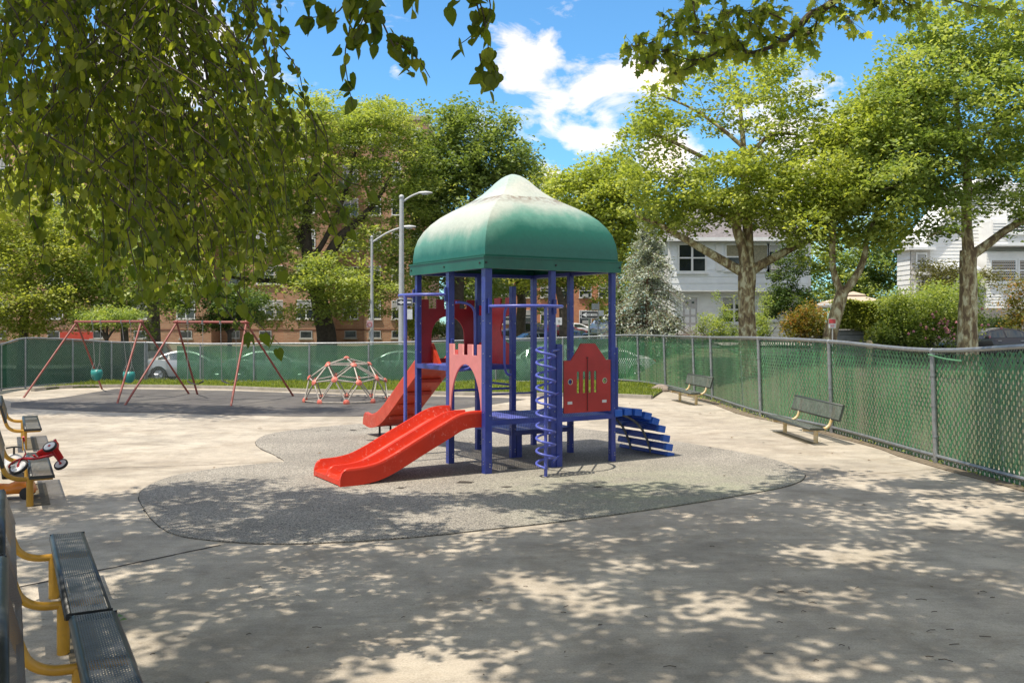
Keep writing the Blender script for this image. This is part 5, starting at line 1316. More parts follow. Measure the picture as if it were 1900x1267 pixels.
# ------------------------------------------------------------------ overhanging trees near the camera
def heart_leaves(name, base, adir, size, m, var, parent, nj=.8):
    """leaves with a real outline: base points, direction of the midrib, 2 half-blades each"""
    N = len(base); a = adir/np.linalg.norm(adir, axis=1)[:, None]; r = rng.normal(size=(N, 3)); b = np.cross(a, r); b /= np.linalg.norm(b, axis=1)[:, None]; n = np.cross(a, b)
    s = (size*rng.uniform(.65, 1.25, N))[:, None]; fold = rng.uniform(.12, .4, N)[:, None]
    curl = rng.uniform(-.1, .25, N)[:, None]
    out = [(0, .06), (-.07, .20), (.10, .36), (.36, .38), (.64, .26), (.84, .12), (1.0, 0)]
    def pt(x, y, sg): return base+a*s*x+b*s*y*sg+n*s*(fold*abs(y)-curl*x*x)
    V = []
    for sg in (1, -1):
        seq = [pt(0, 0, sg)]+[pt(x, y, sg) for x, y in out[1:]]
        if sg < 0: seq = seq[::-1]
        V.append(np.stack(seq, 1))
    V = np.concatenate([V[0][:, None], V[1][:, None]], 1).reshape(-1, 3)
    return np_faces(name, V, 7, m, np.repeat(var, 2), parent)
def lobed_leaves(name, base, adir, size, m, var, parent):
    N = len(base); a = adir/np.linalg.norm(adir, axis=1)[:, None]; r = rng.normal(size=(N, 3)); b = np.cross(a, r); b /= np.linalg.norm(b, axis=1)[:, None]; n = np.cross(a, b)
    s = (size*rng.uniform(.6, 1.25, N))[:, None]; fold = rng.uniform(.05, .35, N)[:, None]
    out = [(0, 0), (-.06, .26), (.16, .30), (.30, .56), (.42, .27), (.66, .34), (.66, .16), (1, 0)]
    def pt(x, y, sg): return base+a*s*x+b*s*y*sg+n*s*fold*abs(y)
    V = []
    for sg in (1, -1):
        seq = [pt(x, y, sg) for x, y in out]; V.append(np.stack(seq if sg > 0 else seq[::-1], 1))
    return np_faces(name, np.concatenate([V[0][:, None], V[1][:, None]], 1).reshape(-1, 3), 8, m, np.repeat(var, 2), parent)

def near_linden():
    t = thing('linden_tree', 'overhanging tree at the upper left with drooping twigs of dark heart-shaped leaves', 'tree', (-7.5, .5, 0))
    k = MB(); k.tube(smooth_open([(-7.5, .5, -.1), (-7.4, .6, 3), (-7.0, 1.2, 6), (-6, 2.5, 8)], 5), list(np.linspace(.34, .22, 16)), 12)
    for a_ in [[(-6.6, 1.5, 7), (-5, 4, 8.3), (-3, 7, 8.2), (-1.2, 9, 7.4)], [(-6.8, 1.3, 6.6), (-6.5, 4, 7.8), (-5.2, 7.5, 7.4), (-4, 9.5, 6.4)], [(-6.3, 2, 7.6), (-3.5, 3, 9), (0, 4.5, 9.2), (1.5, 6, 8.6)], [(-6.6, 2, 7), (-7.5, 5, 8), (-7.6, 8, 7.6)], [(-6, 2.5, 8), (-3, 2, 9), (0, 1.8, 9.3)]]:
        k.tube(smooth_open(a_, 6), list(np.linspace(.14, .03, 6*(len(a_)-1)+1)), 8)
    poly = [(-60, -70), (500, -70), (535, 60), (522, 130), (505, 190), (528, 235), (580, 270), (612, 310), (625, 350), (618, 395), (570, 385), (545, 430), (520, 470), (500, 500), (478, 530), (455, 560), (470, 590), (455, 610), (400, 592), (330, 565), (255, 562), (190, 545), (160, 515), (150, 470), (95, 438), (60, 415), (0, 395), (-60, 385)]
    px = rng.uniform(-60, 720, 12000); py = rng.uniform(-70, 640, 12000); ok = in_poly(px, py, poly); px, py = px[ok], py[ok]
    fd = np.clip(1.08-np.maximum(0, (90-px))/400-np.maximum(0, 170-py)/500, .4, 1); ok = rng.random(len(px)) < fd; px, py = px[ok][:600], py[ok][:600]
    B_, A_, S_, Vv = [], [], [], []
    def strand(pts, step=.05, ls=.09, bright=0, sparse=1.0):
        pts = smooth_open(pts, 4); k.tube(pts, list(np.linspace(.006, .002, len(pts))), 4); side = 1
        for a, b in zip(pts[:-1], pts[1:]):
            n = max(1, int((b-a).length/step)); d = (b-a).normalized()
            for q in range(n):
                if rng.random() > sparse: continue
                p = a.lerp(b, (q+rng.random())/n); side = -side; sv = Vector((side*d.z, rng.normal(0, .6), -side*d.x))
                ad = Vector((rng.normal(0, .32)+side*.36, rng.normal(0, .5), -1.0+abs(rng.normal(0, .35))))+d*.25
                p2 = p+sv*.025+ad*.012; k_ = p2
                B_.append(tuple(p2)); A_.append(tuple(ad)); S_.append(ls); Vv.append(np.clip(.42+bright+rng.normal(0, .2), 0, 1))
    for x, y in zip(px, py):
        Y_ = rng.uniform(5.6, 9.5); e = P(x, y, Y_); ln = rng.uniform(.45, 1.0)
        dx = -.35-.25*(x/600)+rng.normal(0, .28) if x > 330 else rng.normal(0, .38)
        s = e+Vector((dx*ln, rng.normal(0, .2), ln)); m = (s+e)/2+Vector((.10*ln*(1 if dx < 0 else -1), 0, .14*ln)); strand([s, m, e], step=.036, ls=rng.uniform(.052, .082))
        if rng.random() < .0: k.tube([s, s+Vector((-.5, -.3, .7)), s+Vector((-.9, -.8, 1.6))], [.006, .010, .014], 4)
    # separate twigs hanging into the sky
    Yn = 5.4
    def S(pl, Y_=Yn, step=.032, ls=.10, sp=1.0): strand([P(a, b, Y_) for a, b in pl], step, ls, -.05, sp)
    S([(640, -40), (650, 40), (640, 110), (655, 200)]); S([(700, -40), (672, 40), (650, 80)]); S([(660, -30), (630, 20), (600, 30), (560, 35)], sp=.8); S([(560, -10), (590, 10), (620, 25)])
    S([(690, -40), (700, 30), (690, 80)]); S([(700, 20), (725, 75), (745, 110), (765, 145)], sp=.8); S([(735, 80), (775, 110), (798, 145)], sp=.9); S([(745, 70), (770, 80)]); S([(770, -40), (772, 25)]); S([(655, -30), (680, 30), (668, 60)])
    S([(870, -50), (895, 20), (905, 80), (915, 170)]); S([(865, -40), (888, 20), (880, 60), (850, 85)], sp=.9); S([(895, -30), (910, 10), (900, 60)]); S([(850, -30), (840, 15)]); S([(905, 90), (925, 150)]); S([(890, 100), (900, 165)])
    S([(500, 30), (525, 60), (540, 65)], sp=.8); S([(480, 50), (500, 110), (512, 165)]); S([(600, 300), (640, 335), (690, 350)], 7, .045, .10); S([(590, 320), (630, 370), (655, 430)], 7, .04, .1); S([(560, 330), (600, 380), (625, 440)], 7, .045, .1, .8)
    S([(440, 540), (470, 590), (520, 640)], 7, .045, .1); S([(400, 550), (440, 600), (470, 625)], 7, .045); S([(430, 430), (490, 440), (530, 500)], 7, .045, .1); S([(60, 400), (80, 450), (75, 490)], 7)
    for a in [[(125, -20), (60, 80), (-10, 170)], [(235, -10), (240, 130), (250, 320)], [(215, 60), (300, 170), (385, 290)], [(460, -20), (465, 60), (380, 200)], [(720/2, -10), (385, 150), (390, 280)], [(120, -10), (150, 100), (170, 220)], [(430, 60), (470, 180), (500, 250)], [(300, 180), (350, 330), (370, 480)], [(100, 150), (110, 280), (130, 380)]]:
        k.tube(smooth_open([P(x, y, 7.2) for x, y in a], 5), list(np.linspace(.016, .006, 11)), 6)
    k.build('trunk', M_bark, t)
    for _ in range(26):
        x, y, Y_ = rng.uniform(0, 520), rng.uniform(20, 330), rng.uniform(6.2, 9.5); l_ = rng.uniform(90, 230); a_ = rng.normal(.3, .5)
        k.tube(smooth_open([P(x-l_*math.sin(a_), y-l_*math.cos(a_), Y_), P(x-l_*.4*math.sin(a_)+rng.normal(0, 14), y-l_*.5*math.cos(a_), Y_), P(x, y, Y_), P(x+20, y+l_*.4, Y_)], 5), list(np.linspace(.014, .004, 16)), 5)
    heart_leaves('crown', np.array(B_), np.array(A_), np.array(S_), LM_near, np.array(Vv), t)
    # canopy over the yard, above the view, that throws the dappled shade
    n = 0; cl = []
    for _ in range(9000):
        gx, gy = rng.uniform(-7.5, 9.5), rng.uniform(2.0, 17.5)
        edge = 12.55+.45*math.sin(gx*1.3)+.35*math.sin(gx*2.9+1)
        if gx < -5.2: edge = 12.0
        if gx > 3.2: edge = 12.4+1.5*min(1, (gx-3.2)/1.5)+.5*math.sin(gx*3)
        if gy > edge: continue
        # brighter clearings in the shade
        v = .8*math.sin(gx*2.9+.9*math.sin(gy*1.7))*math.sin(gy*2.5+.8+.6*math.sin(gx))+.75*math.sin(gx*5.3+gy*2.7)*math.sin(gy*4.9-gx*1.3)
        if gy > 10 and -6 < gx < 5 : v -= .25
        if gx < 1.5 and gy < 8.6: v += .30
        if v > .46 or (gx > 4.2 and gy > 10 and v > .02) or (gx > 3.6 and 10.6 < gy < 11.9 and v > -.5): continue
        z = rng.uniform(7.4, 9.6); cl.append((gx-.34*z, gy-.20*z, z))
        if len(cl) >= 800: break
    cl = np.array(cl); k2 = MB(); split = cl[:, 0] < .8
    return t, cl, split
tL, shade_cl, shade_split = near_linden()
def canopy_part(t, cl, hub, lm, mb):
    per = 105; pts = cl[:, None]+rng.normal(0, 1, (len(cl), per, 3))*np.array([.23, .23, .14]); pts = pts.reshape(-1, 3)
    leaves('upper_crown', pts, .135, lm, np.clip(rng.normal(.45, .2, len(pts)), 0, 1), t, .9, .8)
    k = MB(); N = np.array(hub)
    for c in cl[np.argsort(np.linalg.norm(cl-N[0][:3], axis=1))]:
        d = np.linalg.norm(N[:, :3]-c, axis=1); j = int(np.argmin(d)); s = N[j]; L_ = d[j]; r = max(.012, min(s[3]*.8, .02+.03*L_)); mid = (s[:3]+c)/2+rng.normal(0, .08*L_, 3)
        k.tube([Vector(s[:3]), Vector(mid), Vector(c)], [r, r*.8, r*.5], 5); N = np.vstack([N, [*mid, r*.8], [*c, r*.6]])
    k.build('upper_branches', mb, t)
canopy_part(tL, shade_cl[shade_split], [(-6, 2.5, 8, .12), (-5, 4, 8.3, .1), (-3.5, 3, 9, .08), (0, 4.5, 9.2, .05), (-3, 2, 9, .08)], LM_near, M_bark)
def near_plane():
    t = thing('plane_tree', 'overhanging plane branch with lobed leaves and seed balls at the upper right', 'tree', (8.2, 1.0, 0))
    k = MB(); k.tube(smooth_open([(8.2, 1, -.1), (8.1, 1.2, 3), (7.8, 1.8, 6), (7, 3, 8.6)], 5), list(np.linspace(.36, .2, 16)), 12)
    for a_ in [[(7.4, 2.4, 7.8), (5, 4, 9), (2.5, 5.5, 9.3)], [(7.2, 2.8, 8.2), (7.5, 6, 9.2), (7, 9, 9)], [(7.6, 2.2, 7.2), (5.5, 2.6, 8.8), (3, 2.5, 9.2)]]:
        k.tube(smooth_open(a_, 6), list(np.linspace(.14, .05, 13)), 8)
    Y_ = 11.0
    main = [(1700, -160), (1620, -80), (1560, -10), (1530, 15), (1500, 30), (1480, 55), (1455, 75), (1430, 88), (1400, 97), (1384, 98)]
    mp = smooth_open([P(a, b, Y_) for a, b in main], 5); k.tube([Vector((7.6, 6.5, 8.9))]+mp, [.08]+list(np.linspace(.065, .016, len(mp))), 8)
    subs = [[(1384, 98), (1370, 75), (1340, 70), (1310, 62)], [(1370, 75), (1330, 98), (1290, 112), (1260, 105), (1230, 92)], [(1330, 98), (1270, 130), (1240, 140)], [(1480, 55), (1440, 30), (1400, 20), (1350, 25)], [(1455, 75), (1420, 60), (1390, 40)], [(1350, -30), (1340, 40), (1350, 60)], [(1440, -40), (1420, 10), (1400, 35)], [(1540, 5), (1560, 20), (1580, 40)], [(1290, -20), (1270, 20), (1240, 45)], [(1520, 20), (1510, 60), (1490, 75)], [(1310, 62), (1260, 60), (1200, 82), (1170, 85)], [(1240, 92), (1215, 100), (1195, 110)], [(1600, -30), (1620, 0), (1640, 10)], [(1640, -30), (1680, 5), (1700, 15)], [(1280, -40), (1290, 30), (1300, 55)], [(1700, -30), (1800, 10), (1900, 20)]]
    B_, A_, V_ = [], [], []
    allp = [(mp[i], .4) for i in range(8, len(mp))]
    for s in subs:
        pp = smooth_open([P(a, b, Y_+rng.normal(0, .25)) for a, b in s], 4); k.tube(pp, list(np.linspace(.014, .004, len(pp))), 5)
        for a, b in zip(pp[:-1], pp[1:]):
            for q in range(3): allp.append((a.lerp(b, rng.random()), 1))
        allp += [(pp[-1], 1)]*3
    balls = []
    for p, w in allp:
        for q in range(2):
            d = Vector((rng.normal(0, 1), rng.normal(0, 1), rng.normal(-.25, .7))).normalized(); st = p+d*rng.uniform(.03, .22)
            k.tube([p, st], [.003, .002], 3); B_.append(tuple(st)); ad = d*.7+Vector((rng.normal(0, .4), rng.normal(0, .4), -.7)); A_.append(tuple(ad)); V_.append(np.clip(rng.normal(.5, .25), 0, 1))
    k.build('trunk', M_bark, t)
    lobed_leaves('crown', np.array(B_), np.array(A_), np.full(len(B_), .115), LM_nearp, np.array(V_), t)
    mbal = mat('brown_seed_ball', (.06, .045, .02), .8)
    for a, b in [(1581, 53), (1392, 25), (1294, 67), (1215, 113), (1201, 116), (1500, 62), (1230, 30), (1325, 75), (1212, 118)]:
        p = P(a, b, Y_-.15); kk = MB().ball(p, .022, 8, 6).tube([p, p+EZ*.10+Vector((.01, 0, 0))], .002, 3); kk.build('seed_ball', mbal, t)
    return t
tP = near_plane()
canopy_part(tP, shade_cl[~shade_split], [(7, 3, 8.6, .12), (5, 4, 9, .1), (2.5, 5.5, 9.3, .06), (7.5, 6, 9.2, .08), (3, 2.5, 9.2, .07)], LM_nearp, M_bark)

# ------------------------------------------------------------------ litter
def litter():
    n = 520; x = rng.uniform(-6, 9, n); y = rng.uniform(5, 27, n)
    w = np.exp(-((x-(7.6-.03*y))/1.3)**2)+.16; ok = rng.random(n) < w; x, y = x[ok], y[ok]; n = len(x)
    a = rng.uniform(0, 6.28, n); s = rng.uniform(.02, .05, n)*np.clip(y/14, .6, 1.5); z = .022+.01*rng.random(n)
    c = np.stack([x, y, z], 1); u = np.stack([np.cos(a), np.sin(a), 0*a], 1)*s[:, None]; v = np.stack([-np.sin(a), np.cos(a), 0*a], 1)*(s*rng.uniform(.25, .7, n))[:, None]; h = np.zeros((n, 3)); h[:, 2] = rng.uniform(0, .018, n)
    V = np.stack([c-u, c+v+h, c+u, c-v+h*.5], 1).reshape(-1, 3)
    tag(np_faces('fallen_leaves', V, 4, leafmat('dry_leaves', (.05, .03, .015), (.16, .10, .04), (.28, .20, .09), .1), rng.random(n)), 'dry fallen leaves scattered over the paving', 'leaf litter', kind='stuff')
    k = MB()
    for _ in range(40):
        px = rng.uniform(250, 1880); py = rng.uniform(960, 1262)
        if rng.random() < .4: px, py = rng.uniform(1380, 1850), rng.uniform(1080, 1230)
        p = G(px, py)+EZ*.006; a = rng.normal(0, .5); l = rng.uniform(.025, .09); d = Vector((math.cos(a), math.sin(a), 0))*l
        k.tube([p, p+d*.5+Vector((0, rng.normal(0, .01), .004)), p+d], .0026, 4)
    tag(k.build('fallen_twigs', mat('dry_twig', (.06, .04, .025), .9)), 'thin dry twigs scattered over the shaded paving', 'twig litter', kind='stuff')
    k = MB()
    for px, py, r in [(218, 1148, .05), (228, 1154, .035), (212, 1142, .03)]:
        p = G(px, py)+EZ*.012; k.add([p+Vector((-r, 0, 0)), p+Vector((0, -r*.6, .01)), p+Vector((r, 0, .012)), p+Vector((0, r*.6, .02))], [(0, 1, 2, 3)])
    tag(k.build('fallen_leaf', mat('fresh_fallen_leaf', (.12, .22, .03), .5)), 'fresh green leaf on the paving beside the nearest bench', 'leaf')
litter()
# ------------------------------------------------------------------ buildings
VX = Vector((1, 0, 0)); VY = Vector((0, 1, 0))
M_brick = brick_mat('tan_red_brick', (.38, .18, .10), (.46, .245, .14), (.38, .29, .20))
M_brick2 = brick_mat('orange_brick', (.58, .22, .10), (.48, .17, .08), (.46, .30, .20))
M_glass = mat('window_glass', (.035, .045, .05), .08, 0, .3, .6, spec=.8)
M_frame = mat('white_window_frame', (.82, .82, .80), .5, 0, .05, 5)
M_stone = mat('sill_stone', (.45, .41, .34), .8, 0, .1, 5)
M_band = mat('dark_brick_band', (.20, .095, .06), .9, 0, .15, 8)
M_blind = mat('window_blind', (.45, .44, .42), .7, 0, .1, 3)
M_curt = mat('curtain_cloth', (.34, .31, .20), .8, 0, .2, 12)
M_ac = mat('air_conditioner_case', (.42, .42, .40), .6, 0, .1, 6)
def window(t, x, z, y, w, h, frame=M_frame, blind=.4, sash=True, mull=0, sill=M_stone, fw=.07, curtain=False, name='window', ac=False, nsub=True):
    """in a wall facing -y whose face is at y"""
    o = Vector((x, y, z)); k = MB()
    k.obox(o, VX, VY, EZ, (-w/2, -.05, 0), (-w/2+fw, .02, h)); k.obox(o, VX, VY, EZ, (w/2-fw, -.05, 0), (w/2, .02, h))
    k.obox(o, VX, VY, EZ, (-w/2+fw, -.05, h-fw), (w/2-fw, .02, h)); k.obox(o, VX, VY, EZ, (-w/2+fw, -.05, 0), (w/2-fw, .02, fw))
    if sash: k.obox(o, VX, VY, EZ, (-w/2+fw, -.042, h*.48), (w/2-fw, .01, h*.48+fw*.8))
    for q in range(mull): xx = -w/2+w*(q+1)/(mull+1); k.obox(o, VX, VY, EZ, (xx-fw*.6, -.046, fw), (xx+fw*.6, .015, h-fw))
    wo = k.build(name, frame, t, smooth=False)
    MB().obox(o, VX, VY, EZ, (-w/2+fw, -.012, fw), (w/2-fw, -.004, h-fw)).build('pane', M_glass, wo, smooth=False)
    if blind: MB().obox(o, VX, VY, EZ, (-w/2+fw, -.026, h*(1-blind)), (w/2-fw, -.016, h-fw)).build('blind', M_curt if curtain else M_blind, wo, smooth=False)
    if sill: MB().obox(o, VX, VY, EZ, (-w/2-.08, -.12, -.10), (w/2+.08, .02, -.002)).build('sill', sill, wo, smooth=False)
    if ac: MB().obox(o, VX, VY, EZ, (-.33, -.35, .02), (.33, -.06, .42)).build('air_conditioner', M_ac, wo, smooth=False, bevel=.02)
    return wo
def brick_block():
    Yf = 74; t = thing('brick_building', 'long tan brick apartment building with stepped facade behind the trees on the left', 'building', (PX(400, Yf), Yf, 0))
    top = PZ(215, Yf); zb = -.6
    segs = [(-120, 60, 0), (60, 392, 0), (392, 448, 2.2), (448, 525, .9), (525, 612, 0), (612, 670, 2.6), (670, 790, 1.6)]
    for (a, b, dy) in segs:
        x0, x1 = PX(a, Yf), PX(b, Yf)
        w = MB().obox(Vector((0, 0, 0)), VX, VY, EZ, (x0, Yf+dy, zb), (x1, Yf+14, top)).build('wall', M_brick, t, smooth=False, uv=True)
        MB().obox(Vector((0, 0, 0)), VX, VY, EZ, (x0-.01, Yf+dy-.03, PZ(612, Yf)-.06), (x1+.01, Yf+dy+.1, PZ(612, Yf)+.06)).build('brick_band', M_band, w, smooth=False)
        MB().obox(Vector((0, 0, 0)), VX, VY, EZ, (x0-.05, Yf+dy-.1, top), (x1+.05, Yf+14.05, top+.35)).build('parapet', M_stone, w, smooth=False)
    fl = 2.85; rows = [PZ(592, Yf)+fl*q for q in range(7)]
    cols = [(-80, 0, 1.5), (0, 0, 1.5), (100, 0, 1.5), (180, 0, 1.0), (260, 0, 1.5), (345, 0, 1.5), (420, 2.2, .9), (487, .9, 1.5), (514, .9, .7), (568, 0, 1.5), (640, 2.6, 1.3), (690, 1.6, 1.0), (731, 1.6, .8), (770, 1.6, .9)]
    q = 0
    for (px, dy, w) in cols:
        for r, z in enumerate(rows):
            if z+1.7 > top: continue
            q += 1; window(t, PX(px, Yf), z, Yf+dy, w, 1.55, blind=[.3, .5, 0, .42][q % 4], mull=1 if w > 1.2 else 0, ac=(q % 3 == 0 and w > .85))
        if px != 514: window(t, PX(px, Yf), PZ(628, Yf), Yf+dy, min(w, 1.0), .62, blind=0, sash=False, frame=M_ac, name='basement_window')
    MB().obox(Vector((0, 0, 0)), VX, VY, EZ, (PX(112, Yf), Yf-.08, zb), (PX(174, Yf), Yf-.005, PZ(616, Yf))).build('red_door', mat('orange_red_paint', (.55, .055, .025), .5), t, smooth=False)
brick_block()
def brick_far():
    Yf = 104; t = thing('brick_building', 'orange brick building at the far end of the side street, seen under the tower roof', 'building', (PX(1020, Yf), Yf, 0))
    x0, x1 = PX(850, Yf), PX(1130, Yf); top = PZ(420, Yf)
    MB().obox(Vector((0, 0, 0)), VX, VY, EZ, (x0, Yf, 0), (x1, Yf+14, top)).build('wall', M_brick2, t, smooth=False, uv=True)
    MB().obox(Vector((0, 0, 0)), VX, VY, EZ, (x0-.1, Yf-.2, top), (x1+.1, Yf+14, top+.4)).build('parapet', M_stone, t, smooth=False)
    for px in range(870, 1125, 36):
        for z in np.arange(2.2, top-2, 3.0): window(t, PX(px, Yf), z, Yf, 1.4, 1.6, blind=.35, mull=0, ac=(px % 72 == 6))
brick_far()

M_side = mat('white_siding', (.88, .88, .86), .55, 0, .05, 2, .05, 30, dirt=.08)
M_side2 = mat('pale_grey_siding', (.82, .81, .78), .55, 0, .05, 2, .05, 30, dirt=.08)
M_shing = mat('grey_roof_shingles', (.22, .20, .20), .9, 0, .2, 6, .5, 20)
def clap(t, name, o, ex, w, z0, z1, step, m, n=None):
    """clapboards: each course leans out over the one below"""
    n = n or ex.cross(EZ); k = MB(); z = z0
    while z < z1-.01:
        zt = min(z+step, z1); a = o+EZ*z; b = o+EZ*zt
        vs = [a+n*.035, a+ex*w+n*.035, b+ex*w+n*.008, b+n*.008, a, a+ex*w]
        k.add(vs, [(0, 1, 2, 3), (4, 5, 1, 0)]); z = zt
    return k.build(name, m, t, smooth=False)
def house1():
    Yf = 58; t = thing('white_house', 'two-storey white clapboard house with grey roof, behind the central plane tree', 'house', (PX(1370, Yf), Yf, 1))
    X = lambda p: PX(p, Yf); Z = lambda p: PZ(p, Yf)
    o0 = Vector((0, 0, 0))
    MB().obox(o0, VX, VY, EZ, (X(1250), Yf+.6, .6), (X(1490), Yf+9, Z(536))).build('lower_wall', M_side, t, smooth=False)
    clap(t, 'lower_siding', Vector((X(1249), Yf+.59, 0)), VX, X(1491)-X(1249), Z(640), Z(540), .27, M_side)
    MB().obox(o0, VX, VY, EZ, (X(1244), Yf, Z(538)), (X(1500), Yf+9.2, Z(445))).build('upper_wall', M_side, t, smooth=False)
    clap(t, 'upper_siding', Vector((X(1243.5), Yf-.005, 0)), VX, X(1500.5)-X(1243.5), Z(538), Z(447), .42, mat('bluish_white_siding', (.84, .86, .87), .5, 0, .04, 2, dirt=.04))
    tm = MB()
    for a, b in ((1240, 1245), (1499, 1504)): tm.obox(o0, VX, VY, EZ, (X(a), Yf-.05, Z(538)), (X(b), Yf+.1, Z(446)))
    tm.obox(o0, VX, VY, EZ, (X(1240), Yf-.06, Z(541)), (X(1504), Yf+.3, Z(538))); tm.each('corner_trim', M_frame, t, smooth=False)
    rf = MB(); e0, e1, r0, r1 = X(1234), X(1510), X(1290), X(1460); zl, zh = Z(443), Z(405)
    V = [(e0, Yf-.6, zl), (e1, Yf-.6, zl), (e1, Yf+9.8, zl), (e0, Yf+9.8, zl), (r0, Yf+4.6, zh+1.2), (r1, Yf+4.6, zh+1.2)]
    rf.add(V, [(0, 1, 5, 4), (1, 2, 5), (2, 3, 4, 5), (3, 0, 4), (3, 2, 1, 0)]); ro = rf.build('roof', M_shing, t, smooth=False)
    MB().obox(o0, VX, VY, EZ, (e0, Yf-.68, zl-.2), (e1, Yf-.55, zl+.03)).build('gutter', M_frame, ro, smooth=False)
    window(t, X(1284), Z(506), Yf-.03, X(1311)-X(1257), 1.85, blind=.0, mull=1, fw=.11, sill=M_frame)
    window(t, X(1360), Z(502), Yf-.03, 1.05, 1.7, blind=.5, curtain=True, fw=.11, sill=M_frame)
    window(t, X(1402), Z(502), Yf-.03, 1.7, 1.7, blind=.95, curtain=True, sash=False, fw=.11, sill=M_frame)
    window(t, X(1437), Z(502), Yf-.03, .95, 1.7, blind=.3, fw=.11, sill=M_frame, ac=True)
    MB().obox(o0, VX, VY, EZ, (X(1328), Yf-.09, Z(503)), (X(1339), Yf-.03, Z(453))).build('shutter', M_frame, t, smooth=False)
    window(t, X(1366), Z(600), Yf+.55, 1.7, 1.75, blind=.3, mull=1, fw=.11, sill=M_frame)
    window(t, X(1434), Z(595), Yf+.55, 1.1, 1.65, blind=.25, curtain=True, fw=.12, sill=M_frame)
    for a, b in ((1408, 1421), (1449, 1460)): MB().obox(o0, VX, VY, EZ, (X(a), Yf+.48, Z(597)), (X(b), Yf+.53, Z(548))).build('shutter', M_frame, t, smooth=False)
    d = MB().obox(o0, VX, VY, EZ, (X(1270), Yf+.49, Z(618)), (X(1296), Yf+.55, Z(554))).build('door', mat('white_door_paint', (.58, .56, .54), .5), t, smooth=False, bevel=.01)
    g = MB()
    for a in (1275, 1286): g.obox(o0, VX, VY, EZ, (X(a), Yf+.47, Z(563)), (X(a+5), Yf+.485, Z(559)))
    g.each('door_light', M_glass, d, smooth=False)
    dp_ = MB()
    for r in range(3):
        for a in (1273.5, 1285): dp_.obox(o0, VX, VY, EZ, (X(a), Yf+.476, Z(614-r*15)), (X(a+8), Yf+.488, Z(603-r*15)))
    dp_.each('door_panel', M_frame, d, smooth=False, bevel=.01)
    df = MB(); df.obox(o0, VX, VY, EZ, (X(1266), Yf+.45, Z(620)), (X(1269.6), Yf+.56, Z(551))); df.obox(o0, VX, VY, EZ, (X(1296.4), Yf+.45, Z(620)), (X(1300), Yf+.56, Z(551))); df.obox(o0, VX, VY, EZ, (X(1266), Yf+.45, Z(551)), (X(1300), Yf+.56, Z(547.5)))
    df.build('door_frame', M_frame, t, smooth=False)
    st = MB()
    for q in range(3): st.obox(o0, VX, VY, EZ, (X(1255), Yf-1.0+.3*q, Z(640)), (X(1310), Yf+.6, Z(630-q*5)))
    st.build('front_steps', mat('step_brick', (.30, .22, .18), .9), t, smooth=False)
    MB().tube([(X(1252), Yf-.9, Z(630)), (X(1252), Yf-.9, Z(595)), (X(1258), Yf+.3, Z(590))], .03, 6).build('hand_rail', M_dark, t)
    MB().obox(o0, VX, VY, EZ, (X(1496), Yf+2, Z(492)), (X(1508), Yf+2.6, Z(476))).build('air_conditioner', M_ac, t, smooth=False)
house1()
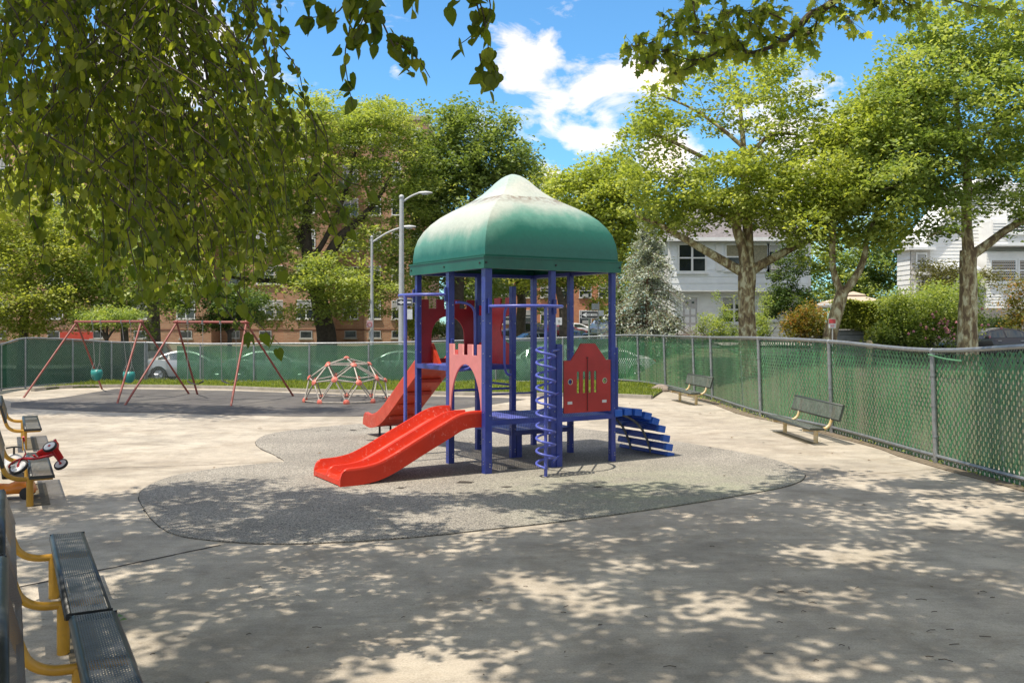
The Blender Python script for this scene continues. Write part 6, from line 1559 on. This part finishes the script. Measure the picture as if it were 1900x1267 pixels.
def house2():
    t = thing('grey_house', 'three-storey pale grey siding house at the right edge with long bay windows', 'house', (PX(1850, 52), 52, 1))
    o0 = Vector((0, 0, 0)); Yf = 52; X = lambda p: PX(p, Yf); Z = lambda p: PZ(p, Yf)
    # wing set back on the left
    Yw = 51.9; xw0, xw1 = PX(1690, Yw), PX(1726, Yw)
    MB().obox(o0, VX, VY, EZ, (xw0, Yw, .6), (xw1, Yw+1.75, PZ(462, Yw))).build('wing_wall', M_side2, t, smooth=False)
    clap(t, 'wing_siding', Vector((xw0-.01, Yw-.01, 0)), VX, xw1-xw0, .6, PZ(464, Yw), .28, mat('cream_siding', (.58, .54, .49), .6))
    y2 = Yw+1.75; clap(t, 'wing_side_siding', Vector((xw0-.02, y2, 0)), -VY, 1.75, .6, PZ(464, Yw), .28, M_side2)
    window(t, PX(1709, Yw), PZ(507, Yw), Yw-.03, .62, 1.15, blind=.35, fw=.07, sill=M_frame); window(t, PX(1706, Yw), PZ(566, Yw), Yw-.03, .62, 1.15, blind=.8, fw=.07, sill=M_frame)
    MB().obox(o0, VX, VY, EZ, (xw0-.25, Yw-.3, PZ(464, Yw)), (xw1+.2, Yw+1.9, PZ(459, Yw))).build('wing_cornice', M_frame, t, smooth=False)
    # gabled body
    zc = Z(440); b0, b1 = X(1722), X(2010)
    MB().obox(o0, VX, VY, EZ, (b0, Yf+.02, Z(590)), (b1, Yf+3.6, zc)).build('body_wall', M_side2, t, smooth=False)
    clap(t, 'body_siding', Vector((b0-.005, Yf, 0)), VX, b1-b0, Z(570), zc, .20, M_side2)
    g = MB(); gx0, gx1 = X(1722), X(1830); zt = Z(330); g.add([(gx0, Yf, zc), (gx1+1.5, Yf, zc), (gx1+1.5, Yf, zt), (gx1-.4, Yf, zt), (gx0, Yf+3.6, zc), (gx1-.4, Yf+3.6, zt), (gx1+1.5, Yf+3.6, zt)], [(0, 1, 2, 3), (0, 3, 5, 4), (3, 2, 6, 5)])
    gb = g.build('gable', M_side2, t, smooth=False)
    clap(gb, 'gable_siding', Vector((X(1785), Yf-.01, 0)), VX, X(2010)-X(1785), zc, Z(340), .20, M_side2)
    rk_ = MB(); rk_.tube([(gx0-.3, Yf-.2, zc-.2), (gx1-.4, Yf-.2, zt+.1)], .12, 4); rk_.build('rake_board', M_frame, gb, smooth=False)
    # awning
    aw = MB(); V = []; n = 24
    for q in range(n+1):
        x = X(1718)+(X(1800)-X(1718))*q/n; V += [(x, Yf-.05, Z(488)), (x, Yf-1.25, Z(501)+.05*math.sin(q*math.pi)), (x, Yf-1.3, Z(506)+.06*math.cos(q*math.pi))]
    aw.add(V, [(3*q, 3*q+3, 3*q+4, 3*q+1) for q in range(n)]+[(3*q+1, 3*q+4, 3*q+5, 3*q+2) for q in range(n)])
    a_ = aw.build('awning', mat('white_awning_metal', (.62, .64, .66), .35), t, smooth=False); a_.modifiers.new('shell', 'SOLIDIFY').thickness = .03
    # bay storeys
    MB().obox(o0, VX, VY, EZ, (X(1812), Yf-1.1, Z(575)), (b1, Yf+.01, Z(470))).build('lower_bay_wall', M_side2, t, smooth=False)
    clap(t, 'lower_bay_siding', Vector((X(1812)-.01, Yf-1.105, 0)), VX, b1-X(1812), Z(572), Z(472), .16, M_side2)
    MB().obox(o0, VX, VY, EZ, (X(1815), Yf-1.6, Z(457)), (b1, Yf+.03, Z(415))).build('upper_bay_wall', M_side2, t, smooth=False)
    clap(t, 'upper_bay_siding', Vector((X(1815)-.01, Yf-1.605, 0)), VX, b1-X(1815), Z(457), Z(415), .16, M_side2)
    MB().obox(o0, VX, VY, EZ, (X(1808), Yf-1.75, Z(461)), (b1, Yf+.03, Z(457.2))).build('bay_cornice', M_frame, t, smooth=False)
    for a in (1842, 1893, 1945):
        w = window(t, X(a), Z(526), Yf-1.12, 1.5, 1.32, blind=.0, sash=True, fw=.09, sill=M_frame)
        cb = MB()
        for q in range(11): xx = X(a)-.62+q*.115; cb.obox(o0, VX, VY, EZ, (xx, Yf-1.145, Z(524)), (xx+.055, Yf-1.135, Z(486)))
        cb.build('vertical_blind', mat('tan_vertical_blind', (.42, .33, .25), .7), w, smooth=False)
    for a in (1860, 1905): window(t, X(a), Z(438), Yf-1.62, 1.3, 1.0, blind=.4, fw=.09, sill=M_frame)
    MB().obox(o0, VX, VY, EZ, (X(1735), Yf-1.15, -.5), (b1, Yf+.3, Z(572.5))).build('foundation', mat('grey_stucco', (.30, .28, .25), .9, 0, .15, 1.5, .4, 30), t, smooth=False)
    for a in (1872, 1890): MB().obox(o0, VX, VY, EZ, (X(a)-.24, Yf-1.19, Z(592)), (X(a)+.24, Yf-1.16, Z(578))).build('basement_window', M_glass, t, smooth=False)
house2()
def garage():
    Y_ = 42.6; t = thing('garage', 'low whitewashed garage wall under the ivy hedge', 'garage', (PX(1600, Y_), Y_, 0))
    MB().obox(Vector((0, 0, 0)), VX, VY, EZ, (PX(1545, Y_), Y_, 0), (PX(1650, Y_), Y_+3, PZ(612, Y_))).build('wall', mat('whitewashed_wall', (.42, .40, .38), .85, 0, .12, 2, .3, 30, dirt=.3), t, smooth=False)
    j_ = MB()
    for z in (1.1, 1.45, 1.75): j_.obox(Vector((0, 0, 0)), VX, VY, EZ, (PX(1558, Y_), Y_-.012, z), (PX(1612, Y_), Y_-.002, z+.02))
    j_.build('panel_joint', M_dark, t, smooth=False)
garage()
def pavilion():
    Y_ = 50; c = Vector((PX(1602, Y_), Y_+1.5, 0)); t = thing('pavilion', 'beige tiered cloth pavilion roof above the hedge', 'pavilion', tuple(c))
    mc = mat('beige_canopy_cloth', (.52, .42, .32), .8, 0, .06, 3); z0, z1, z2 = PZ(560, Y_), PZ(549, Y_), PZ(541, Y_)
    def pyr(name, h, za, zb, zf, top=0):
        k = MB(); V = []
        for s in ((-1, -1), (1, -1), (1, 1), (-1, 1)): V.append((c.x+s[0]*h, c.y+s[1]*h*.8, za))
        for s in ((-1, -1), (1, -1), (1, 1), (-1, 1)): V.append((c.x+s[0]*h*top, c.y+s[1]*h*.8*top, zb))
        for s in ((-1, -1), (1, -1), (1, 1), (-1, 1)): V.append((c.x+s[0]*h, c.y+s[1]*h*.8, za-zf))
        k.add(V, [(0, 1, 5, 4), (1, 2, 6, 5), (2, 3, 7, 6), (3, 0, 4, 7), (8, 9, 1, 0), (9, 10, 2, 1), (10, 11, 3, 2), (11, 8, 0, 3)]+([(4, 5, 6, 7)] if top else [])); return k.build(name, mc, t, smooth=False)
    pyr('lower_roof', 1.55, z0, z1+.02, .12, .30); pyr('upper_roof', .55, z1+.10, z2+.06, .06, .02)
    for sx in (-1.45, 1.45):
        for sy in (-1.1, 1.1): MB().tube([c+Vector((sx, sy, .5)), c+Vector((sx, sy, z0))], .04, 6).build('post', M_dark, t)
    tu = thing('parasol', 'flat white parasol cover beside the beige pavilion', 'parasol', (c.x-1.4, c.y-1.2, 0)); MB().obox(c, VX, VY, EZ, (-2.3, -1.9, PZ(571, Y_)), (-.3, -.6, PZ(563, Y_))).build('cover', mat('white_cloth', (.6, .6, .6), .7), tu, smooth=False, bevel=.08)
    MB().tube([(c.x-1.4, c.y-1.2, .5), (c.x-1.4, c.y-1.2, PZ(570, Y_))], .04, 6).build('pole', M_dark, tu)
pavilion()

# ------------------------------------------------------------------ vehicles
M_tyre = mat('tyre_rubber', (.02, .02, .02), .8); M_rim = mat('alloy_rim', (.42, .43, .45), .35, .7)
M_tl = mat('red_tail_light', (.50, .02, .02), .25); M_hl = mat('clear_head_light', (.6, .62, .65), .15)
M_cg = mat('car_glass', (.02, .028, .03), .05, 0, .1, 1, spec=.9)
def car(name, label, loc, ang, paint, kind='sedan', s=1.0, group='cars parked in the streets'):
    t = thing(name, label, 'car' if kind != 'suv' else 'suv', (0, 0, 0), group); SE = kind == 'sedan'
    if SE: st = [(-2.33, .62, .60, .72), (-2.2, .74, .66, .84), (-1.75, .88, .82, .90), (-1.0, .98, .92, .92), (-.30, 1.36, .95, .92), (.25, 1.44, .96, .92), (.85, 1.40, .98, .92), (1.62, 1.10, 1.0, .90), (2.15, 1.03, .98, .86), (2.33, .80, .78, .76)]
    else: st = [(-2.33, .72, .68, .76), (-2.2, .92, .82, .86), (-1.6, 1.06, .98, .92), (-1.05, 1.12, 1.04, .94), (-.45, 1.60, 1.06, .94), (.2, 1.70, 1.07, .94), (1.3, 1.68, 1.08, .93), (2.05, 1.52, 1.08, .90), (2.28, 1.12, 1.06, .86), (2.34, .80, .78, .80)]
    xs = np.linspace(-2.33, st[-1][0], 34); A = np.array(st); top = np.interp(xs, A[:, 0], A[:, 1]); belt = np.interp(xs, A[:, 0], A[:, 2]); hw_ = np.interp(xs, A[:, 0], A[:, 3])
    def sm_(a): b = a.copy(); b[1:-1] = (a[:-2]+2*a[1:-1]+a[2:])/4; return b
    top, hw_, belt = sm_(top), sm_(hw_), sm_(belt); V = []; F = []; wx = (-1.42, 1.38); wr = .33 if SE else .37
    for x, tz, bz, w in zip(xs, top, belt, hw_):
        cab = max(0, tz-bz-.06); tw_ = w*(.86 if cab < .05 else .86-.34*min(1, cab/.4)*.6)
        zb = .24
        for c_ in wx:
            if abs(x-c_) < wr+.06: zb = max(zb, .30+math.sqrt(max(0, (wr+.07)**2-(x-c_)**2)))
        V += [(x, -w*.93, zb), (x, -w, max(zb+.01, .52)), (x, -w*.985, bz), (x, -tw_, tz-.03), (x, -tw_*.7, tz), (x, 0, tz+.015), (x, tw_*.7, tz), (x, tw_, tz-.03), (x, w*.985, bz), (x, w, max(zb+.01, .52)), (x, w*.93, zb)]
    n = 11
    for i in range(len(xs)-1):
        for q in range(n-1): F.append((i*n+q, i*n+q+1, (i+1)*n+q+1, (i+1)*n+q))
    F.append(tuple(range(n))); F.append(tuple((len(xs)-1)*n+q for q in reversed(range(n))))
    body = MB().add(V, [tuple(reversed(f)) for f in F]).build('body', paint, t, ang=35)
    MB().box((0, 0, .36), (3.9, 1.45, .3)).build('underbody', M_dark, t, smooth=False)
    def side(x, f, sg):    # point on the glasshouse side at fraction f between belt and roof
        tz = np.interp(x, xs, top)-.05; bz = np.interp(x, xs, belt)+.015; w = np.interp(x, xs, hw_)*.985; cab = max(0, np.interp(x, xs, top)-bz-.06); tw_ = np.interp(x, xs, hw_)*(.86 if cab < .05 else .86-.34*min(1, cab/.4)*.6)
        return (x, sg*(w+(tw_-w)*f+.008), bz+(tz-bz)*f)
    xr = (-.92, 1.45) if SE else (-.9, 2.0); pil = (.22,) if SE else (.2, 1.18)
    cuts = [xr[0]]+list(pil)+[xr[1]]
    for sg in (-1, 1):
        for a, b in zip(cuts[:-1], cuts[1:]):
            a += .04; b -= .04; V = []; m = 8
            for q in range(m+1):
                x = a+(b-a)*q/m; V += [side(x, .04, sg), side(x, .90, sg)]
            MB().add(V, [(2*q, 2*q+2, 2*q+3, 2*q+1) for q in range(m)]).build('side_window', M_cg, t, smooth=False)
    def screen(x0, x1, name):
        V = []
        for q in range(5):
            x = x0+(x1-x0)*q/4; tz = np.interp(x, xs, top)+.012; w = np.interp(x, xs, hw_)*.58
            V += [(x, -w, tz), (x, w, tz)]
        MB().add(V, [(2*q, 2*q+1, 2*q+3, 2*q+2) for q in range(4)]).build(name, M_cg, t, smooth=False)
    screen(-.95, -.36, 'windscreen'); screen(.98 if SE else 2.07, 1.55 if SE else 2.25, 'rear_window')
    for x in wx:
        for sg in (-1, 1):
            w_ = MB().lathe((x, sg*.80, wr), (0, 1, 0), [(wr*.62, -.1), (wr*.95, -.11), (wr, -.07), (wr, .07), (wr*.95, .11), (wr*.62, .1)], 24).build('wheel', M_tyre, t)
            k = MB().lathe((x, sg*.80, wr), (0, 1, 0), [(.001, .07*sg), (wr*.15, .09*sg), (wr*.2, .06*sg), (wr*.55, .055*sg), (wr*.64, .10*sg)], 24)
            for q in range(5): a = 6.283*q/5; k.tube([(x, sg*.885, wr), (x+wr*.58*math.cos(a), sg*.885, wr+wr*.58*math.sin(a))], .028, 4)
            k.build('rim', M_rim, w_)
    for sg in (-1, 1):
        MB().obox(Vector((2.20 if SE else 2.26, sg*.62, .78 if SE else .95)), VX, VY, EZ, (-.10, -.15, 0), (.11, .14, .14 if SE else .3)).build('tail_light', M_tl, t, smooth=False, bevel=.03)
        MB().obox(Vector((-2.27, sg*.6, .60 if SE else .72)), VX, VY, EZ, (-.05, -.16, 0), (.12, .14, .12)).build('headlight', M_hl, t, smooth=False, bevel=.03)
        MB().obox(Vector((-.72, sg*.98, .96 if SE else 1.08)), VX, VY, EZ, (-.07, -.07, 0), (.05, .07, .12)).build('wing_mirror', paint, t, smooth=False, bevel=.02)
    hx_ = MB()
    for sg in (-1, 1):
        for x in (-.1, .95): hx_.obox(Vector((x, sg*.93, .84)), VX, VY, EZ, (-.08, -.02, 0), (.08, .02, .025))
    hx_.each('door_handle', M_rim, t, smooth=False)
    z = float(gz(loc[0], loc[1]))+.03; t.location = (loc[0], loc[1], z+(loc[2] if len(loc) > 2 else 0)); t.rotation_euler = (0, 0, ang); t.scale = (s, s, s); return t
def paint(name, c, metal=.4): return mat(name, c, .28, metal, .03, 2, coat=.5)
p_silver = paint('silver_car_paint', (.42, .43, .44)); p_white = paint('white_car_paint', (.68, .68, .68), 0); p_black = paint('black_car_paint', (.018, .018, .022), .2); p_grey = paint('grey_car_paint', (.10, .11, .12)); p_red = paint('dark_red_car_paint', (.22, .02, .02)); p_blue = paint('pale_blue_car_paint', (.30, .36, .42)); p_dgreen = paint('dark_green_car_paint', (.03, .06, .05))
Yc = 43
car('parked_car', 'silver sedan behind the back fence between the two swing sets', (PX(362, Yc), Yc), 0+math.pi, p_silver)
car('parked_car', 'grey sedan faintly visible through the fence left of the climbing dome', (PX(512, Yc), Yc), math.pi, p_silver)
car('parked_car', 'silver sedan behind the fence just right of the climbing dome', (PX(735, Yc), Yc+.2), 0, p_silver)
car('parked_suv', 'light silver suv behind the fence, seen between the tower posts', (PX(1000, Yc), Yc), 0, p_white, 'suv')
car('parked_suv', 'black suv whose rear shows beside the fence gap behind the left swing set', (PX(285, 49), 49), math.pi/2+.3, p_silver, 'suv')
car('parked_car', 'white sedan roof behind the green fence right of the gate panel', (PX(1125, 45), 45), 0, p_white)
car('parked_car', 'pale blue hatchback in the car park seen between the middle tower posts', (PX(985, 66), 66), .5, p_blue)
car('parked_car', 'pale blue sedan in the car park left of the middle tower post', (PX(938, 62), 62), 2.8, p_blue)
car('parked_suv', 'dark suv behind the pale sedans of the car park', (PX(962, 74), 74), .2, p_grey, 'suv')
car('parked_car', 'dark red sedan at the foot of the street tree in the car park', (PX(1035, 76), 76), .3, p_red)
car('parked_car', 'black sedan in front of the one way sign post', (PX(1062, 68), 68), 1.2, p_black)
car('parked_car', 'grey sedan parked right of the one way sign post', (PX(1098, 64), 64), 1.35, p_grey)
car('parked_car', 'blue grey sedan beside the right tower post in the car park', (PX(1118, 72), 72), 1.4, p_blue)
car('parked_suv', 'white suv at the back of the car park near the spruce', (PX(1135, 84), 84), 1.3, p_white, 'suv')
car('parked_car', 'white sedan in the last row of the car park', (PX(1058, 88), 88), .1, p_white)
car('parked_car', 'dark sedan with sunlit side windows at the right edge behind the fence', (PX(1838, 42.6), 42.6, -.12), .03, p_black)
car('parked_car', 'white sedan beyond the dark sedan at the right edge', (PX(1955, 45.5), 45.5, .0), .03, p_white)
car('parked_car', 'black car with red tail light partly hidden by the rose bush', (PX(1663, 43.5), 43.5, -.1), -math.pi/2, p_black)

# ------------------------------------------------------------------ street lamps and signs
M_pole = mat('painted_grey_pole', (.48, .49, .49), .5, .1, .08, 4)
def lamp(label, px, Y_, ytop, armto, r):
    b = gbase(px, Y_); t = thing('street_lamp', label, 'street lamp', b, 'street lamps by the brick building'); tp = P(px, ytop, Y_)
    MB().tube([Vector(b), Vector((tp.x, Y_, tp.z))], [r*1.25, r*.75], 12).ball((tp.x, Y_, tp.z), r, 8, 5).build('pole', M_pole, t)
    e = P(armto[0], armto[1], Y_); a0 = Vector((tp.x, Y_, tp.z-.3)); mid = (a0+e)/2+EZ*.06*(e.x-a0.x)
    MB().tube(smooth_open([a0, mid, e], 6), .055, 8).build('arm', M_pole, t)
    k = MB(); V = []; n = 8
    for q, (x, w, h) in enumerate([(-.05, .05, .05), (.1, .11, .08), (.35, .15, .10), (.6, .13, .07), (.72, .04, .03)]):
        for j_ in range(n): a = 6.283*j_/n; V.append((e.x+x, e.y+w*math.cos(a), e.z+h*math.sin(a)))
    k.add(V, [(q*n+j_, q*n+(j_+1) % n, (q+1)*n+(j_+1) % n, (q+1)*n+j_) for q in range(4) for j_ in range(n)]); hd_ = k.build('lamp_head', M_pole, t)
    MB().box((e.x+.32, e.y, e.z-.09), (.34, .16, .03)).build('lens', M_hl, hd_, smooth=False)
    return t
lamp('taller street lamp whose white pole stands left of the tower roof', 745, 50, 366, (778, 358), .15)
lamp('farther street lamp with its arm crossing behind the taller lamp pole', 690, 51, 440, (748, 421), .09)
M_swh = mat('sign_white', (.72, .72, .72), .5); M_sbl = mat('sign_black', (.02, .02, .022), .5); M_sred = mat('sign_red', (.50, .05, .05), .5); M_salu = mat('sign_back_aluminium', (.40, .41, .40), .5, .3)
def signboard(t, name, c, w, h, m, y=0):
    return MB().obox(Vector(c), VX, VY, EZ, (-w/2, -.006+y, -h/2), (w/2, .0+y, h/2)).build(name, m, t, smooth=False)
def oneway(t, c, w, h, left=True, text=True):
    s = signboard(t, 'sign_panel', c, w, h, M_swh); b = signboard(t, 'black_border', (c[0], c[1]-.009, c[2]), w*.95, h*.86, M_sbl)
    sg = -1 if left else 1; k = MB(); y = c[1]-.018
    pts = [(.44, .15), (-.18, .15), (-.18, .31), (-.45, 0), (-.18, -.31), (-.18, -.15), (.44, -.15)]
    k.add([(c[0]-sg*x*w, y, c[2]+z*h) for x, z in pts], [(0, 1, 5, 6), (2, 3, 4)]); a = k.build('arrow', M_swh, t, smooth=False); a.modifiers.new('shell', 'SOLIDIFY').thickness = .003
    if text: text_mesh('lettering', 'ONE WAY', h*.30, (c[0]-sg*w*.12, y-.006, c[2]), VX, M_sbl, t)
Y_ = 46; b = gbase(1093, Y_); t = thing('one_way_sign', 'one way sign with white left-pointing arrow on a green post, seen between the tower posts', 'sign', b)
MB().tube([Vector(b), P(1093, 591, Y_)+Vector((0, .03, 0))], .04, 8).build('post', mat('green_sign_post', (.16, .20, .16), .6), t); oneway(t, P(1094, 584, Y_), .86, .38)
Y_ = 49.6; b = gbase(747, Y_); t = thing('one_way_sign', 'small one way arrow sign strapped to the taller street lamp pole', 'sign', tuple(P(748, 561, Y_)))
oneway(t, P(750.5, 561, Y_), .84, .36, True, False); signboard(t, 'lower_plate', P(759, 583, Y_), .36, .55, M_swh)
Y_ = 48; b = gbase(1107, 50); t = thing('street_sign', 'grey parking regulation signs on a thin post right of the one way sign', 'sign', tuple(b))
MB().tube([Vector(b), P(1111, 560, 50)], .035, 8).build('post', M_salu, t); signboard(t, 'sign_panel', P(1105, 569, 49.9), .42, .34, M_salu); signboard(t, 'small_panel', P(1116, 581, 49.9), .26, .30, M_swh)
Y_ = 50; b = gbase(1033, Y_); t = thing('street_sign', 'small white rectangular sign on a post left of the street tree', 'sign', tuple(b))
MB().tube([Vector(b), P(1032, 594, Y_)+Vector((0, .03, 0))], .03, 8).build('post', M_salu, t); signboard(t, 'sign_panel', P(1037, 596, Y_), .34, .40, M_swh); text_mesh('lettering', 'P', .22, P(1037, 596, Y_-.02), VX, M_salu, t)
Y_ = 50.8; t = thing('street_sign', 'small pink and white no stopping plate on the farther lamp pole', 'sign', tuple(P(686, 601, Y_)))
signboard(t, 'sign_panel', P(686, 601, Y_), .34, .40, mat('faded_sign_pink', (.60, .42, .42), .6)); MB().lathe(P(686, 602, Y_-.02), VY, [(.10, -.004), (.13, -.004), (.13, .004), (.10, .004)], 20).build('red_ring', M_sred, t)
Y_ = 34.5; b = gbase(1545, Y_); t = thing('street_sign', 'red and white parking sign on a thin post behind the right fence', 'sign', tuple(b))
MB().tube([Vector(b), P(1545, 596, Y_)+Vector((0, .03, 0))], .025, 8).build('post', M_salu, t); signboard(t, 'sign_panel', P(1544, 600, Y_), .26, .34, M_swh); signboard(t, 'red_field', (P(1544, 596, Y_).x, Y_-.01, P(1544, 596, Y_).z), .25, .16, M_sred)
k = MB()
for q in range(3): k.obox(P(1544, 603+q*1.8, Y_), VX, VY, EZ, (-.08, -.012, 0), (.08, -.008, .012))
k.build('lettering', M_sred, t, smooth=False)
Y_ = 38; t = thing('bollard', 'short yellowish bollard between the garage wall and the black car', 'bollard', gbase(1613, Y_)); b = Vector(gbase(1613, Y_)); MB().tube([b, P(1613, 634, Y_)], .12, 12).ball(P(1613, 634, Y_), .12, 12, 6, (1, 1, .5)).build('post', M_yeloc, t)
